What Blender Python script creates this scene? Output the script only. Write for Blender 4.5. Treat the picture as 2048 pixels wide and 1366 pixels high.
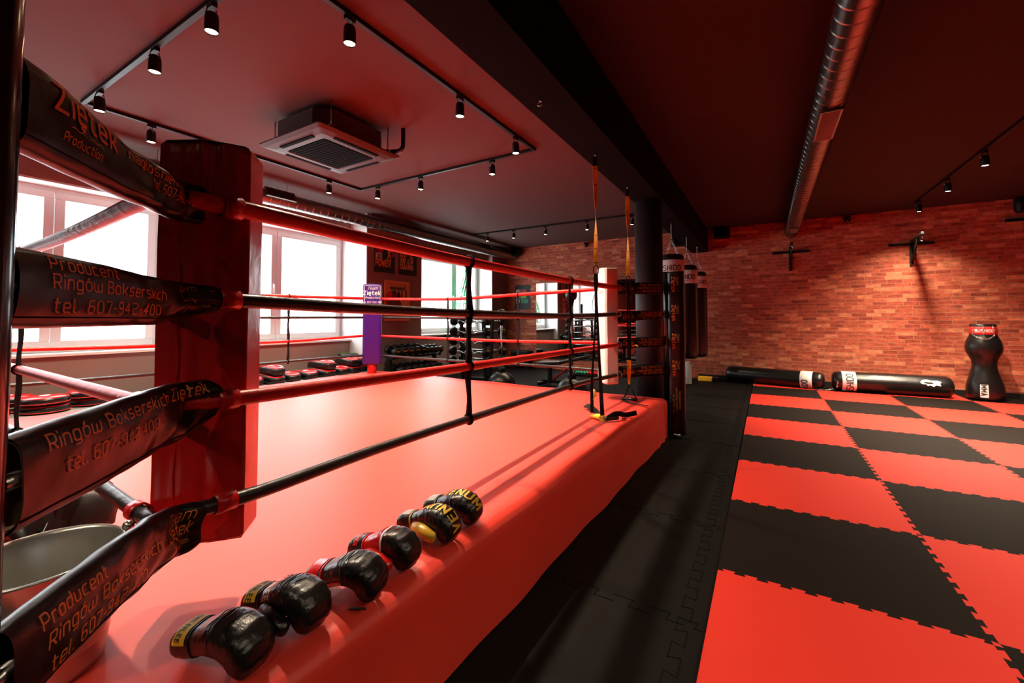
import bpy, bmesh, math, random
from mathutils import Vector, Matrix
PI = math.pi
for o in list(bpy.data.objects):
    bpy.data.objects.remove(o)
S = bpy.context.scene
COL = S.collection
rnd = random.Random(7)

# ------------------------------------------------------------------ camera
cam = bpy.data.cameras.new('camera')
cam.sensor_width = 36.0
cam.lens = 14.889
cam.shift_y = -0.03706
cam.clip_start = 0.02
camo = bpy.data.objects.new('camera', cam)
COL.objects.link(camo)
yaw, pitch = 0.5395, 0.0353
fw = Vector((-math.sin(yaw)*math.cos(pitch), math.cos(yaw)*math.cos(pitch), math.sin(pitch)))
rt = Vector((math.cos(yaw), math.sin(yaw), -0.0015)).normalized()
up = rt.cross(fw).normalized()
rt = fw.cross(up).normalized()
M = Matrix((rt, up, -fw)).transposed().to_4x4()
M.translation = Vector((0, 0, 1.332))
camo.matrix_world = M
S.camera = camo

# ------------------------------------------------------------------ world, exposure
S.view_settings.view_transform = 'Standard'
S.view_settings.look = 'None'
S.view_settings.gamma = 1.0
S.view_settings.exposure = 0.0
S.view_settings.use_curve_mapping = False
S.cycles.use_denoising = True
S.cycles.max_bounces = 7
S.cycles.diffuse_bounces = 4
S.cycles.glossy_bounces = 4
S.cycles.sample_clamp_indirect = 6.0
S.cycles.caustics_reflective = False
S.cycles.caustics_refractive = False
W = bpy.data.worlds.new('world')
S.world = W
W.use_nodes = True
bg = W.node_tree.nodes['Background']
bg.inputs[0].default_value = (0.90, 0.97, 1.0, 1)
bg.inputs[1].default_value = 10.0          # overcast daylight outside the windows

def window_portal(y0, y1, z0, z1, x):     # guides the sky light in through a window opening
    L = bpy.data.lights.new('window_daylight', 'AREA')
    L.shape = 'RECTANGLE'; L.size = y1-y0; L.size_y = z1-z0
    L.cycles.is_portal = True
    o = bpy.data.objects.new('window_daylight', L); COL.objects.link(o)
    o.location = (x, (y0+y1)/2, (z0+z1)/2)
    o.rotation_euler = (PI/2, 0, -PI/2)
for a in ((0.1, 2.42, -7.12), (2.95, 5.28, -7.12), (6.80, 9.45, -6.86)):
    window_portal(a[0], a[1], 0.95, 2.84, a[2])

SPOT_POWER = 340.0
TRACK_WARM = (1.0, 0.80, 0.58)

# ------------------------------------------------------------------ materials
def lin(c):
    return tuple(((x/255)/12.92 if x/255 <= 0.04045 else ((x/255+0.055)/1.055)**2.4) for x in c) + (1.0,)
def mat(name, rgb, rough=0.5, metal=0.0, spec=0.5, bump=0.0, bscale=40.0, var=0.0, vscale=6.0, coat=0.0, emit=None, estr=0.0, lin_in=False):
    m = bpy.data.materials.new(name); m.use_nodes = True
    nt = m.node_tree; b = nt.nodes['Principled BSDF']
    c = tuple(rgb)+(1.0,) if lin_in else lin(rgb)
    b.inputs['Base Color'].default_value = c
    b.inputs['Roughness'].default_value = rough
    b.inputs['Metallic'].default_value = metal
    b.inputs['Specular IOR Level'].default_value = spec
    b.inputs['Coat Weight'].default_value = coat
    if emit:
        b.inputs['Emission Color'].default_value = lin(emit); b.inputs['Emission Strength'].default_value = estr
    tc = nt.nodes.new('ShaderNodeTexCoord')
    if var > 0:
        n = nt.nodes.new('ShaderNodeTexNoise'); n.inputs['Scale'].default_value = vscale; n.inputs['Detail'].default_value = 5
        nt.links.new(tc.outputs['Object'], n.inputs['Vector'])
        mx = nt.nodes.new('ShaderNodeMix'); mx.data_type = 'RGBA'
        mx.inputs['A'].default_value = tuple(max(0, x*(1-var)) for x in c[:3])+(1,)
        mx.inputs['B'].default_value = tuple(min(1, x*(1+var)) for x in c[:3])+(1,)
        nt.links.new(n.outputs['Fac'], mx.inputs['Factor'])
        nt.links.new(mx.outputs['Result'], b.inputs['Base Color'])
    if bump > 0:
        n2 = nt.nodes.new('ShaderNodeTexNoise'); n2.inputs['Scale'].default_value = bscale; n2.inputs['Detail'].default_value = 4
        nt.links.new(tc.outputs['Object'], n2.inputs['Vector'])
        bp = nt.nodes.new('ShaderNodeBump'); bp.inputs['Strength'].default_value = bump; bp.inputs['Distance'].default_value = 0.02
        nt.links.new(n2.outputs['Fac'], bp.inputs['Height'])
        nt.links.new(bp.outputs['Normal'], b.inputs['Normal'])
    return m

def brick_material():
    m = bpy.data.materials.new('brick_wallpaper'); m.use_nodes = True
    nt = m.node_tree; N = nt.nodes; L = nt.links; b = N['Principled BSDF']
    tc = N.new('ShaderNodeTexCoord'); mp = N.new('ShaderNodeMapping')
    mp.inputs['Rotation'].default_value = (PI/2, 0, 0)
    L.new(tc.outputs['Object'], mp.inputs['Vector'])
    sep = N.new('ShaderNodeSeparateXYZ'); L.new(tc.outputs['Object'], sep.inputs[0])
    cmb = N.new('ShaderNodeCombineXYZ'); L.new(sep.outputs['X'], cmb.inputs['X']); L.new(sep.outputs['Z'], cmb.inputs['Y'])
    # wobble rows slightly
    wob = N.new('ShaderNodeTexNoise'); wob.inputs['Scale'].default_value = 2.5; L.new(cmb.outputs[0], wob.inputs['Vector'])
    add = N.new('ShaderNodeVectorMath'); add.operation = 'MULTIPLY_ADD'
    L.new(wob.outputs['Color'], add.inputs[0]); add.inputs[1].default_value = (0.02, 0.012, 0); L.new(cmb.outputs[0], add.inputs[2])
    br = N.new('ShaderNodeTexBrick'); L.new(add.outputs[0], br.inputs['Vector'])
    br.inputs['Scale'].default_value = 1.0; br.inputs['Brick Width'].default_value = 0.215; br.inputs['Row Height'].default_value = 0.068
    br.inputs['Mortar Size'].default_value = 0.0055; br.inputs['Mortar Smooth'].default_value = 0.3; br.inputs['Bias'].default_value = 0.1
    br.offset = 0.43; br.squash = 1.35; br.squash_frequency = 3
    br.inputs['Color1'].default_value = (0, 0, 0, 1); br.inputs['Color2'].default_value = (1, 1, 1, 1); br.inputs['Mortar'].default_value = (0.5, 0.5, 0.5, 1)
    ramp = N.new('ShaderNodeValToRGB'); L.new(br.outputs['Color'], ramp.inputs[0])
    e = ramp.color_ramp.elements
    e[0].position = 0.0; e[0].color = lin((124, 56, 45)); e[1].position = 1.0; e[1].color = lin((206, 128, 94))
    for p, c in ((0.22, (156, 74, 56)), (0.45, (176, 90, 66)), (0.7, (166, 78, 58)), (0.88, (192, 104, 76))):
        x = e.new(p); x.color = lin(c)
    n = N.new('ShaderNodeTexNoise'); n.inputs['Scale'].default_value = 9; n.inputs['Detail'].default_value = 6; n.inputs['Roughness'].default_value = 0.65
    st = N.new('ShaderNodeMapping'); st.inputs['Scale'].default_value = (1.0, 2.6, 1.0); L.new(cmb.outputs[0], st.inputs[0]); L.new(st.outputs[0], n.inputs['Vector'])
    r2 = N.new('ShaderNodeValToRGB'); L.new(n.outputs['Fac'], r2.inputs[0])
    r2.color_ramp.elements[0].position = 0.30; r2.color_ramp.elements[0].color = (0.50, 0.48, 0.47, 1)
    r2.color_ramp.elements[1].position = 0.72; r2.color_ramp.elements[1].color = (1.55, 1.5, 1.45, 1)
    mul = N.new('ShaderNodeMix'); mul.data_type = 'RGBA'; mul.blend_type = 'MULTIPLY'; mul.inputs['Factor'].default_value = 1.0
    L.new(ramp.outputs[0], mul.inputs['A']); L.new(r2.outputs[0], mul.inputs['B'])
    mo = N.new('ShaderNodeMix'); mo.data_type = 'RGBA'; L.new(br.outputs['Fac'], mo.inputs['Factor'])
    L.new(mul.outputs['Result'], mo.inputs['A']); mo.inputs['B'].default_value = lin((172, 118, 90))
    L.new(mo.outputs['Result'], b.inputs['Base Color'])
    b.inputs['Roughness'].default_value = 0.7; b.inputs['Specular IOR Level'].default_value = 0.3
    bp = N.new('ShaderNodeBump'); bp.inputs['Strength'].default_value = 0.25; bp.inputs['Distance'].default_value = 0.01
    L.new(r2.outputs[0], bp.inputs['Height']); L.new(bp.outputs[0], b.inputs['Normal'])
    return m

MT = {}
MT['brick'] = brick_material()
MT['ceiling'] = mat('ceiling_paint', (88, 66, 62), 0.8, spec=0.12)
MT['ceiling_dark'] = mat('ceiling_dark_tone', (54, 45, 43), 0.75, spec=0.25)
MT['beam'] = mat('beam_paint', (13, 10, 10), 0.9, spec=0.06)
MT['column'] = mat('column_paint', (44, 42, 45), 0.5, spec=0.3)
MT['greywall'] = mat('grey_wall_paint', (134, 116, 110), 0.7, spec=0.3, bump=0.05, bscale=120)
MT['white'] = mat('white_paint', (225, 225, 224), 0.6)
MT['pvc'] = mat('white_window_plastic', (226, 222, 220), 0.35)
MT['rubber'] = mat('black_rubber_floor', (13, 10, 8), 0.7, spec=0.12, bump=0.15, bscale=260, var=0.25, vscale=3)
MT['seam'] = mat('floor_seam', (8, 8, 8), 0.9, spec=0.1)
MT['ledge'] = mat('ledge_carpet', (142, 140, 138), 0.8)
MT['canvas'] = mat('red_canvas', (222, 60, 46), 0.47, spec=0.55, bump=0.06, bscale=5.0)
MT['redvinyl'] = mat('red_vinyl', (198, 24, 24), 0.24, spec=0.55, bump=0.35, bscale=6)
MT['redrope'] = mat('red_rope_cover', (205, 28, 24), 0.38, bump=0.15, bscale=30)
MT['redstrap'] = mat('red_strap_vinyl', (190, 14, 18), 0.3)
MT['blackrope'] = mat('black_rope_cover', (34, 30, 30), 0.35, bump=0.15, bscale=30)
MT['blackvinyl'] = mat('black_vinyl', (18, 15, 15), 0.33, spec=0.34, bump=0.16, bscale=9)
MT['blackfabric'] = mat('black_webbing', (20, 19, 20), 0.85, spec=0.2)
MT['whitevinyl'] = mat('white_vinyl', (232, 228, 226), 0.35, bump=0.1, bscale=9)
MT['purple'] = mat('purple_vinyl', (50, 18, 108), 0.32, bump=0.25, bscale=14)
MT['postblack'] = mat('glossy_black_post', (14, 13, 14), 0.18, spec=0.5)
MT['orange'] = mat('orange_print', (236, 150, 66), 0.5)
MT['paleprint'] = mat('pale_print', (232, 226, 222), 0.5)
MT['blackprint'] = mat('black_print', (22, 18, 18), 0.6)
MT['redprint'] = mat('red_print', (206, 36, 30), 0.5)
MT['matred'] = mat('red_foam_mat', (206, 44, 30), 0.66, spec=0.3, bump=0.12, bscale=220)
MT['matblack'] = mat('black_foam_mat', (21, 15, 11), 0.72, spec=0.12, bump=0.12, bscale=220)
MT['metal'] = mat('bright_metal', (200, 198, 194), 0.25, 1.0)
MT['zinc'] = mat('zinc_sheet', (196, 196, 190), 0.30, 0.85, bump=0.08, bscale=14, var=0.3, vscale=14)
MT['duct'] = mat('spiral_duct_metal', (138, 132, 128), 0.30, 1.0)
MT['darkmetal'] = mat('dark_metal', (15, 15, 16), 0.48, spec=0.28)
MT['mirror'] = mat('mirror_glass', (236, 238, 238), 0.02, 1.0)
MT['bagleather'] = mat('black_bag_leather', (18, 16, 16), 0.32, spec=0.5, bump=0.18, bscale=10)
MT['gloveleather'] = mat('black_glove_leather', (19, 16, 16), 0.31, spec=0.5, bump=0.22, bscale=28)
MT['gold'] = mat('gold_leather', (196, 152, 40), 0.35)
MT['goldprint'] = mat('gold_print', (214, 170, 48), 0.45)
MT['yellow'] = mat('yellow_webbing', (252, 186, 40), 0.6)
MT['yellowlabel'] = mat('yellow_label', (200, 160, 30), 0.6)
MT['acgrey'] = mat('air_unit_plastic', (60, 50, 48), 0.55, spec=0.3)
MT['acdark'] = mat('air_unit_grille', (6, 5, 5), 0.9, spec=0.08)
MT['green'] = mat('green_rubber', (20, 150, 110), 0.5)
MT['lime'] = mat('lime_print', (140, 220, 30), 0.5)
MT['greynet'] = mat('green_net_cord', (40, 200, 140), 0.7)
MT['poster'] = mat('poster_black', (20, 18, 20), 0.6)
MT['posterpaper'] = mat('poster_cream', (222, 170, 110), 0.6)
MT['skin'] = mat('poster_brown', (96, 56, 40), 0.6)
MT['bulb'] = mat('lit_lamp_lens', (255, 214, 170), 0.3, emit=(255, 205, 150), estr=60.0)
MT['tree'] = mat('tree_leaves', (120, 140, 100), 0.8, var=0.4, vscale=2)
MT['fabricgreen'] = mat('tea_green_print', (120, 200, 60), 0.6)
MT['lining'] = mat('tan_lining', (150, 122, 98), 0.7)
MT['skirt'] = mat('black_baseboard', (22, 20, 20), 0.5)

# ------------------------------------------------------------------ mesh helpers
class MB:
    """Collects shapes; build() links them as one mesh object."""
    def __init__(s):
        s.v = []; s.f = []; s.sm = []; s.mi = []; s.cur = 0
    def add(s, vs, fs, smooth=False):
        n = len(s.v); s.v += [tuple(p) for p in vs]
        for k, f in enumerate(fs):
            s.f.append(tuple(i+n for i in f)); s.sm.append(smooth[k] if isinstance(smooth, list) else smooth); s.mi.append(s.cur)
        return s
    def box(s, c, d, rot=None, bev=0.0):
        hx, hy, hz = d[0]/2, d[1]/2, d[2]/2
        if bev <= 0:
            vs = [Vector((sx*hx, sy*hy, sz*hz)) for sx in (-1, 1) for sy in (-1, 1) for sz in (-1, 1)]
            fs = [(0, 1, 3, 2), (4, 6, 7, 5), (0, 4, 5, 1), (2, 3, 7, 6), (0, 2, 6, 4), (1, 5, 7, 3)]
            sm = False
        else:
            bm = bmesh.new(); bmesh.ops.create_cube(bm, size=1.0)
            for v in bm.verts: v.co = Vector((v.co.x*d[0], v.co.y*d[1], v.co.z*d[2]))
            bmesh.ops.bevel(bm, geom=bm.edges[:], offset=min(bev, 0.49*min(d)), segments=3, affect='EDGES', profile=0.5)
            bm.verts.index_update()
            bm.normal_update()
            vs = [v.co.copy() for v in bm.verts]; fs = [tuple(v.index for v in f.verts) for f in bm.faces]
            sm = [max(abs(f.normal.x), abs(f.normal.y), abs(f.normal.z)) < .999 for f in bm.faces]; bm.free()
        R = rot if rot is not None else Matrix.Identity(3)
        return s.add([R @ p + Vector(c) for p in vs], fs, sm)
    def rings(s, rings, cap=True, smooth=True, closed=False):
        n = len(rings[0]); vs = [p for r in rings for p in r]; fs = []
        m = len(rings)
        for i in range(m if closed else m-1):
            a = i*n; b = ((i+1) % m)*n
            for k in range(n):
                fs.append((a+k, a+(k+1) % n, b+(k+1) % n, b+k))
        s.add(vs, fs, smooth)
        if cap and not closed:
            s.add(rings[0], [tuple(range(n-1, -1, -1))], False)
            s.add(rings[-1], [tuple(range(n))], False)
        return s
    def tube(s, pts, r, n=10, cap=True, closed=False, flat=1.0, up=None):
        """round tube along points; flat squeezes it to a strap (flat = thickness ratio); r may be a list"""
        pts = [Vector(p) for p in pts]; m = len(pts)
        rs = r if isinstance(r, (list, tuple)) else [r]*m
        rings = []; ref = None
        for i in range(m):
            if closed: t = pts[(i+1) % m]-pts[i-1]
            else: t = pts[min(i+1, m-1)]-pts[max(i-1, 0)]
            t.normalize()
            if ref is None:
                ref = Vector(up) if up is not None else (Vector((0, 0, 1)) if abs(t.z) < 0.9 else Vector((1, 0, 0)))
            u = ref - t*ref.dot(t)
            if u.length < 1e-6: u = t.orthogonal()
            u.normalize(); ref = u if up is None else Vector(up)
            w = t.cross(u)
            rings.append([pts[i] + u*(rs[i]*math.cos(2*PI*k/n)) + w*(rs[i]*flat*math.sin(2*PI*k/n)) for k in range(n)])
        return s.rings(rings, cap, True, closed)
    def strap(s, pts, w, th, wdir):
        """flat webbing: width w along wdir (or list of dirs), thickness th"""
        pts = [Vector(p) for p in pts]; m = len(pts); rings = []
        for i in range(m):
            t = (pts[min(i+1, m-1)]-pts[max(i-1, 0)]).normalized()
            d = Vector(wdir[i] if isinstance(wdir, list) else wdir); d = (d - t*d.dot(t)).normalized()
            nn = t.cross(d)
            ww = w[i] if isinstance(w, list) else w
            rings.append([pts[i]+d*ww/2+nn*th/2, pts[i]-d*ww/2+nn*th/2, pts[i]-d*ww/2-nn*th/2, pts[i]+d*ww/2-nn*th/2])
        return s.rings(rings, True, False)
    def lathe(s, prof, c=(0, 0, 0), n=24, axis='z', smooth=True, cap=True, R=None):
        rings = []
        for r, h in prof:
            ring = []
            for k in range(n):
                a = 2*PI*k/n
                p = Vector((r*math.cos(a), r*math.sin(a), h))
                if axis == 'x': p = Vector((p.z, p.x, p.y))
                if axis == 'y': p = Vector((p.y, p.z, p.x))
                if R is not None: p = R @ p
                ring.append(p+Vector(c))
            rings.append(ring)
        return s.rings(rings, cap, smooth)
    def prism(s, poly, z0, z1, smooth=False):
        n = len(poly)
        vs = [(p[0], p[1], z0) for p in poly]+[(p[0], p[1], z1) for p in poly]
        fs = [tuple(range(n-1, -1, -1)), tuple(range(n, 2*n))]
        s.add(vs, fs, False)
        s.add(vs, [(i, (i+1) % n, n+(i+1) % n, n+i) for i in range(n)], smooth)
        return s
    def grid(s, fn, nu, nv, smooth=True):
        vs = [fn(i/nu, j/nv) for j in range(nv+1) for i in range(nu+1)]
        fs = [(j*(nu+1)+i, j*(nu+1)+i+1, (j+1)*(nu+1)+i+1, (j+1)*(nu+1)+i) for j in range(nv) for i in range(nu)]
        return s.add(vs, fs, smooth)
    def sphere(s, c, r, n=20, m=12, sc=(1, 1, 1)):
        rings = [[Vector((c[0]+r*sc[0]*math.sin(PI*j/m)*math.cos(2*PI*k/n), c[1]+r*sc[1]*math.sin(PI*j/m)*math.sin(2*PI*k/n), c[2]-r*sc[2]*math.cos(PI*j/m))) for k in range(n)] for j in range(1, m)]
        s.rings(rings, False, True)
        b = [Vector((c[0], c[1], c[2]-r*sc[2]))]+rings[0]; s.add(b, [(0, (k+1) % n+1, k+1) for k in range(n)], True)
        t = [Vector((c[0], c[1], c[2]+r*sc[2]))]+rings[-1]; s.add(t, [(0, k+1, (k+1) % n+1) for k in range(n)], True)
        return s
    def build(s, name, m, parent=None, loc=None):
        me = bpy.data.meshes.new(name)
        me.from_pydata([tuple(p) for p in s.v], [], s.f)
        ms = m if isinstance(m, (list, tuple)) else [m]
        for x in ms: me.materials.append(MT[x] if isinstance(x, str) else x)
        me.polygons.foreach_set('use_smooth', s.sm)
        me.polygons.foreach_set('material_index', s.mi)
        me.update()
        bm = bmesh.new(); bm.from_mesh(me)
        bmesh.ops.remove_doubles(bm, verts=bm.verts, dist=1e-5)
        bmesh.ops.recalc_face_normals(bm, faces=bm.faces)
        bm.to_mesh(me); bm.free()
        o = bpy.data.objects.new(name, me); COL.objects.link(o)
        if parent is not None: o.parent = parent
        if loc is not None: o.location = loc
        return o

def tag(o, label=None, cat=None, group=None, kind=None):
    if label: o['label'] = label
    if cat: o['category'] = cat
    if group: o['group'] = group
    if kind: o['kind'] = kind
    return o
def thing(name, label, cat, loc=(0, 0, 0), rz=0.0, group=None):
    o = bpy.data.objects.new(name, None); COL.objects.link(o)
    o.empty_display_size = 0.1
    o.location = loc; o.rotation_euler = (0, 0, rz)
    return tag(o, label, cat, group)
def struct(name, mb, m):
    return tag(mb.build(name, m), kind='structure')
def dup(root, loc=None, rz=None, label=None, group=None):
    r = root.copy(); COL.objects.link(r)
    if loc is not None: r.location = loc
    if rz is not None: r.rotation_euler = (0, 0, rz)
    if label: r['label'] = label
    if group: r['group'] = group
    for ch in list(root.children):
        c = ch.copy(); COL.objects.link(c); c.parent = r
        for g in ch.children:
            d = g.copy(); COL.objects.link(d); d.parent = c
    return r
def lerp(a, b, t): return a+(b-a)*t
def smooth_path(pts, n=8):
    """Catmull-Rom through points"""
    P = [Vector(p) for p in pts]; out = []
    for i in range(len(P)-1):
        p0 = P[max(i-1, 0)]; p1 = P[i]; p2 = P[i+1]; p3 = P[min(i+2, len(P)-1)]
        for k in range(n):
            t = k/n
            out.append(0.5*((2*p1)+(p2-p0)*t+(2*p0-5*p1+4*p2-p3)*t*t+(3*p1-p0-3*p2+p3)*t*t*t))
    out.append(P[-1]); return out

# ------------------------------------------------------------------ stroke lettering
def _r(x0, y0, x1, y1, c=.12):
    return [(x0+c, y0), (x1-c, y0), (x1, y0+c), (x1, y1-c), (x1-c, y1), (x0+c, y1), (x0, y1-c), (x0, y0+c), (x0+c, y0)]
_arch = [(0, .6), (.12, .72), (.40, .72), (.52, .60), (.52, 0)]
_e = [(.5, 0), (.12, 0), (0, .12), (0, .60), (.12, .72), (.40, .72), (.52, .60), (.52, .36), (0, .36)]
_s = [(.5, .72), (.1, .72), (0, .64), (0, .45), (.1, .37), (.42, .35), (.52, .27), (.52, .1), (.42, 0), (0, 0)]
_l = [(0, 1.02), (0, .12), (.12, 0), (.18, 0)]
_P = [(0, 0), (0, 1), (.45, 1), (.57, .88), (.57, .52), (.45, .42), (0, .42)]
GL = {
 'o': [_r(0, 0, .52, .72)], 'ó': [_r(0, 0, .52, .72), [(.2, .86), (.38, 1.02)]], 'd': [_r(0, 0, .52, .72), [(.52, 0), (.52, 1.02)]],
 'r': [[(0, 0), (0, .72)], [(0, .6), (.12, .72), (.36, .72)]], 'u': [[(0, .72), (0, .12), (.12, 0), (.40, 0), (.52, .12)], [(.52, .72), (.52, 0)]],
 'c': [[(.5, .72), (.12, .72), (0, .60), (0, .12), (.12, 0), (.5, 0)]], 'e': [_e], 'ę': [_e, [(.32, 0), (.24, -.14), (.36, -.22), (.44, -.2)]],
 'n': [[(0, 0), (0, .72)], _arch], 't': [[(.15, 1.0), (.15, .12), (.27, 0), (.42, 0)], [(0, .72), (.42, .72)]],
 'i': [[(0, 0), (0, .66)], [(0, .93), (0, 1.03)]], 'g': [_r(0, 0, .52, .72), [(.52, .72), (.52, -.15), (.42, -.26), (.05, -.26)]],
 'w': [[(0, .72), (0, .12), (.1, 0), (.32, 0), (.42, .1), (.52, 0), (.74, 0), (.84, .12), (.84, .72)], [(.42, .1), (.42, .6)]],
 'k': [[(0, 0), (0, 1.02)], [(0, .32), (.18, .32), (.48, .72)], [(.18, .32), (.5, 0)]], 's': [_s], 'ś': [_s, [(.2, .86), (.38, 1.02)]],
 'h': [[(0, 0), (0, 1.02)], _arch], 'l': [_l], 'ł': [_l, [(-.12, .42), (.16, .62)]], '.': [[(0, 0), (0, .1)]], ',': [[(.04, .1), (0, -.12)]],
 'a': [[(.04, .72), (.42, .72), (.52, .62), (.52, 0), (.1, 0), (0, .1), (0, .3), (.1, .4), (.52, .4)]], 'm': [[(0, 0), (0, .72)], [(0, .62), (.1, .72), (.35, .72), (.43, .64), (.43, 0)], [(.43, .64), (.52, .72), (.76, .72), (.86, .62), (.86, 0)]],
 'z': [[(0, .72), (.48, .72), (0, 0), (.5, 0)]], 'j': [[(.1, .72), (.1, -.15), (0, -.26)], [(.1, .93), (.1, 1.03)]], 'p': [_r(0, 0, .52, .72), [(0, .72), (0, -.26)]], 'b': [_r(0, 0, .52, .72), [(0, 0), (0, 1.02)]],
 'y': [[(0, .72), (.26, 0)], [(.52, .72), (.2, -.26)]], 'f': [[(.12, 0), (.12, .9), (.24, 1.02), (.4, 1.02)], [(0, .72), (.36, .72)]],
 'P': [_P], 'R': [_P, [(.28, .42), (.58, 0)]], 'B': [[(0, 0), (0, 1), (.42, 1), (.54, .9), (.54, .62), (.44, .52), (0, .52)], [(.44, .52), (.58, .42), (.58, .1), (.46, 0), (0, 0)]],
 'Z': [[(0, 1), (.62, 1), (0, 0), (.64, 0)]], 'T': [[(0, 1), (.62, 1)], [(.31, 1), (.31, 0)]], 'A': [[(0, 0), (.3, 1), (.6, 0)], [(.1, .32), (.5, .32)]],
 'N': [[(0, 0), (0, 1), (.56, 0), (.56, 1)]], 'O': [_r(0, 0, .6, 1, .16)], 'I': [[(0, 0), (0, 1)]], 'G': [[(.58, .85), (.44, 1), (.14, 1), (0, .86), (0, .14), (.14, 0), (.44, 0), (.58, .14), (.58, .46), (.32, .46)]],
 'S': [[(.56, 1), (.12, 1), (0, .9), (0, .62), (.1, .53), (.46, .5), (.57, .4), (.57, .12), (.46, 0), (0, 0)]], 'H': [[(0, 0), (0, 1)], [(.56, 0), (.56, 1)], [(0, .5), (.56, .5)]], 'D': [[(0, 0), (0, 1), (.42, 1), (.58, .84), (.58, .16), (.42, 0), (0, 0)]],
 'U': [[(0, 1), (0, .14), (.14, 0), (.44, 0), (.58, .14), (.58, 1)]], 'M': [[(0, 0), (0, 1), (.36, .3), (.72, 1), (.72, 0)]], 'V': [[(0, 1), (.3, 0), (.6, 1)]], 'E': [[(.52, 1), (0, 1), (0, 0), (.52, 0)], [(0, .52), (.44, .52)]],
 'L': [[(0, 1), (0, 0), (.5, 0)]], 'W': [[(0, 1), (.2, 0), (.42, .75), (.64, 0), (.84, 1)]], 'K': [[(0, 0), (0, 1)], [(.54, 1), (0, .42)], [(.16, .58), (.58, 0)]], 'X': [[(0, 0), (.56, 1)], [(0, 1), (.56, 0)]], 'F': [[(.52, 1), (0, 1), (0, 0)], [(0, .52), (.44, .52)]],
 'Y': [[(0, 1), (.3, .5), (.6, 1)], [(.3, .5), (.3, 0)]], 'C': [[(.56, .86), (.44, 1), (.14, 1), (0, .86), (0, .14), (.14, 0), (.44, 0), (.56, .14)]], '&': [[(.56, 0), (.1, .7), (.1, .9), (.2, 1), (.3, 1), (.4, .9), (.4, .75), (0, .3), (0, .12), (.12, 0), (.36, 0), (.58, .3)]],
 '0': [_r(0, 0, .54, 1, .14)], '1': [[(0, .8), (.18, 1), (.18, 0)]], '2': [[(0, 1), (.42, 1), (.54, .9), (.54, .62), (.42, .52), (.12, .52), (0, .42), (0, 0), (.54, 0)]], '4': [[(.4, 0), (.4, 1), (0, .32), (.56, .32)]],
 '6': [[(.5, 1), (.12, 1), (0, .88), (0, .12), (.12, 0), (.42, 0), (.54, .12), (.54, .42), (.42, .54), (0, .54)]], '7': [[(0, 1), (.54, 1), (.54, .86), (.2, 0)]], '9': [[(.04, 0), (.42, 0), (.54, .12), (.54, .88), (.42, 1), (.12, 1), (0, .88), (0, .58), (.12, .46), (.54, .46)]],
 '-': [[(0, .42), (.3, .42)]], '~': [[(0, .4), (.5, .62), (1.0, .4), (1.5, .62), (2.0, .4)]], '_': [[(0, 0), (.8, 0)]], "'": [[(0, .8), (0, 1)]],
}
def stroke_mesh(mb, text, size, fn, weight=0.075, slant=0.0, gap=0.22, align='l', step=0.25, xs=1.0):
    """writes text; fn(u, v) places a point (u along, v up, in metres) in space"""
    adv = []; x = 0.0
    for ch in text:
        if ch == ' ':
            adv.append(x); x += 0.5; continue
        g = GL.get(ch) or GL.get(ch.upper()) or GL['-']
        wd = max(p[0] for st in g for p in st); adv.append(x); x += wd+gap+weight
    tot = (x-gap)*size*xs; off = {'l': 0, 'c': -tot/2, 'r': -tot}[align]
    for ch, ax in zip(text, adv):
        if ch == ' ': continue
        g = GL.get(ch) or GL.get(ch.upper()) or GL['-']
        for st in g:
            pts = []
            for i in range(len(st)-1):
                a = Vector(st[i]); b = Vector(st[i+1]); k = max(1, int(math.ceil((b-a).length/step)))
                for j in range(k): pts.append(a.lerp(b, j/k))
            pts.append(Vector(st[-1]))
            closed = (pts[0]-pts[-1]).length < 1e-6 and len(pts) > 3
            if not closed:
                d0 = (pts[0]-pts[1]).normalized(); d1 = (pts[-1]-pts[-2]).normalized()
                pts[0] = pts[0]+d0*weight*0.5; pts[-1] = pts[-1]+d1*weight*0.5
            m = len(pts); Lp = []; Rp = []
            for i in range(m):
                if closed:
                    t0 = (pts[i]-pts[i-1 if i > 0 else m-2]); t1 = (pts[i+1 if i < m-1 else 1]-pts[i])
                else:
                    t0 = pts[i]-pts[max(i-1, 0)]; t1 = pts[min(i+1, m-1)]-pts[i]
                if t0.length < 1e-9: t0 = t1
                if t1.length < 1e-9: t1 = t0
                t0 = t0.normalized(); t1 = t1.normalized(); n0 = Vector((-t0.y, t0.x)); n1 = Vector((-t1.y, t1.x))
                nn = n0+n1
                if nn.length < 1e-6: nn = n0.copy()
                nn.normalize(); k = 1/max(0.5, nn.dot(n0))
                Lp.append(pts[i]+nn*weight*k*.5*1.5); Rp.append(pts[i]-nn*weight*k*.5*1.5)
            vs = []
            for p in Lp+Rp:
                vs.append(fn(off+(p.x+p.y*slant+ax)*size*xs, p.y*size))
            mb.add(vs, [(i, i+1, m+i+1, m+i) for i in range(m-1)], False)
    return tot
# ================================================================== THE ROOM
YB, ZC, XW, XR, YN = 10.21, 3.294, -6.29, 5.2, -3.4
struct('floor', MB().box(((XR-7.3)/2, (YB+YN)/2, -0.05), (XR+7.3, YB-YN, 0.1)), 'rubber')
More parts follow.
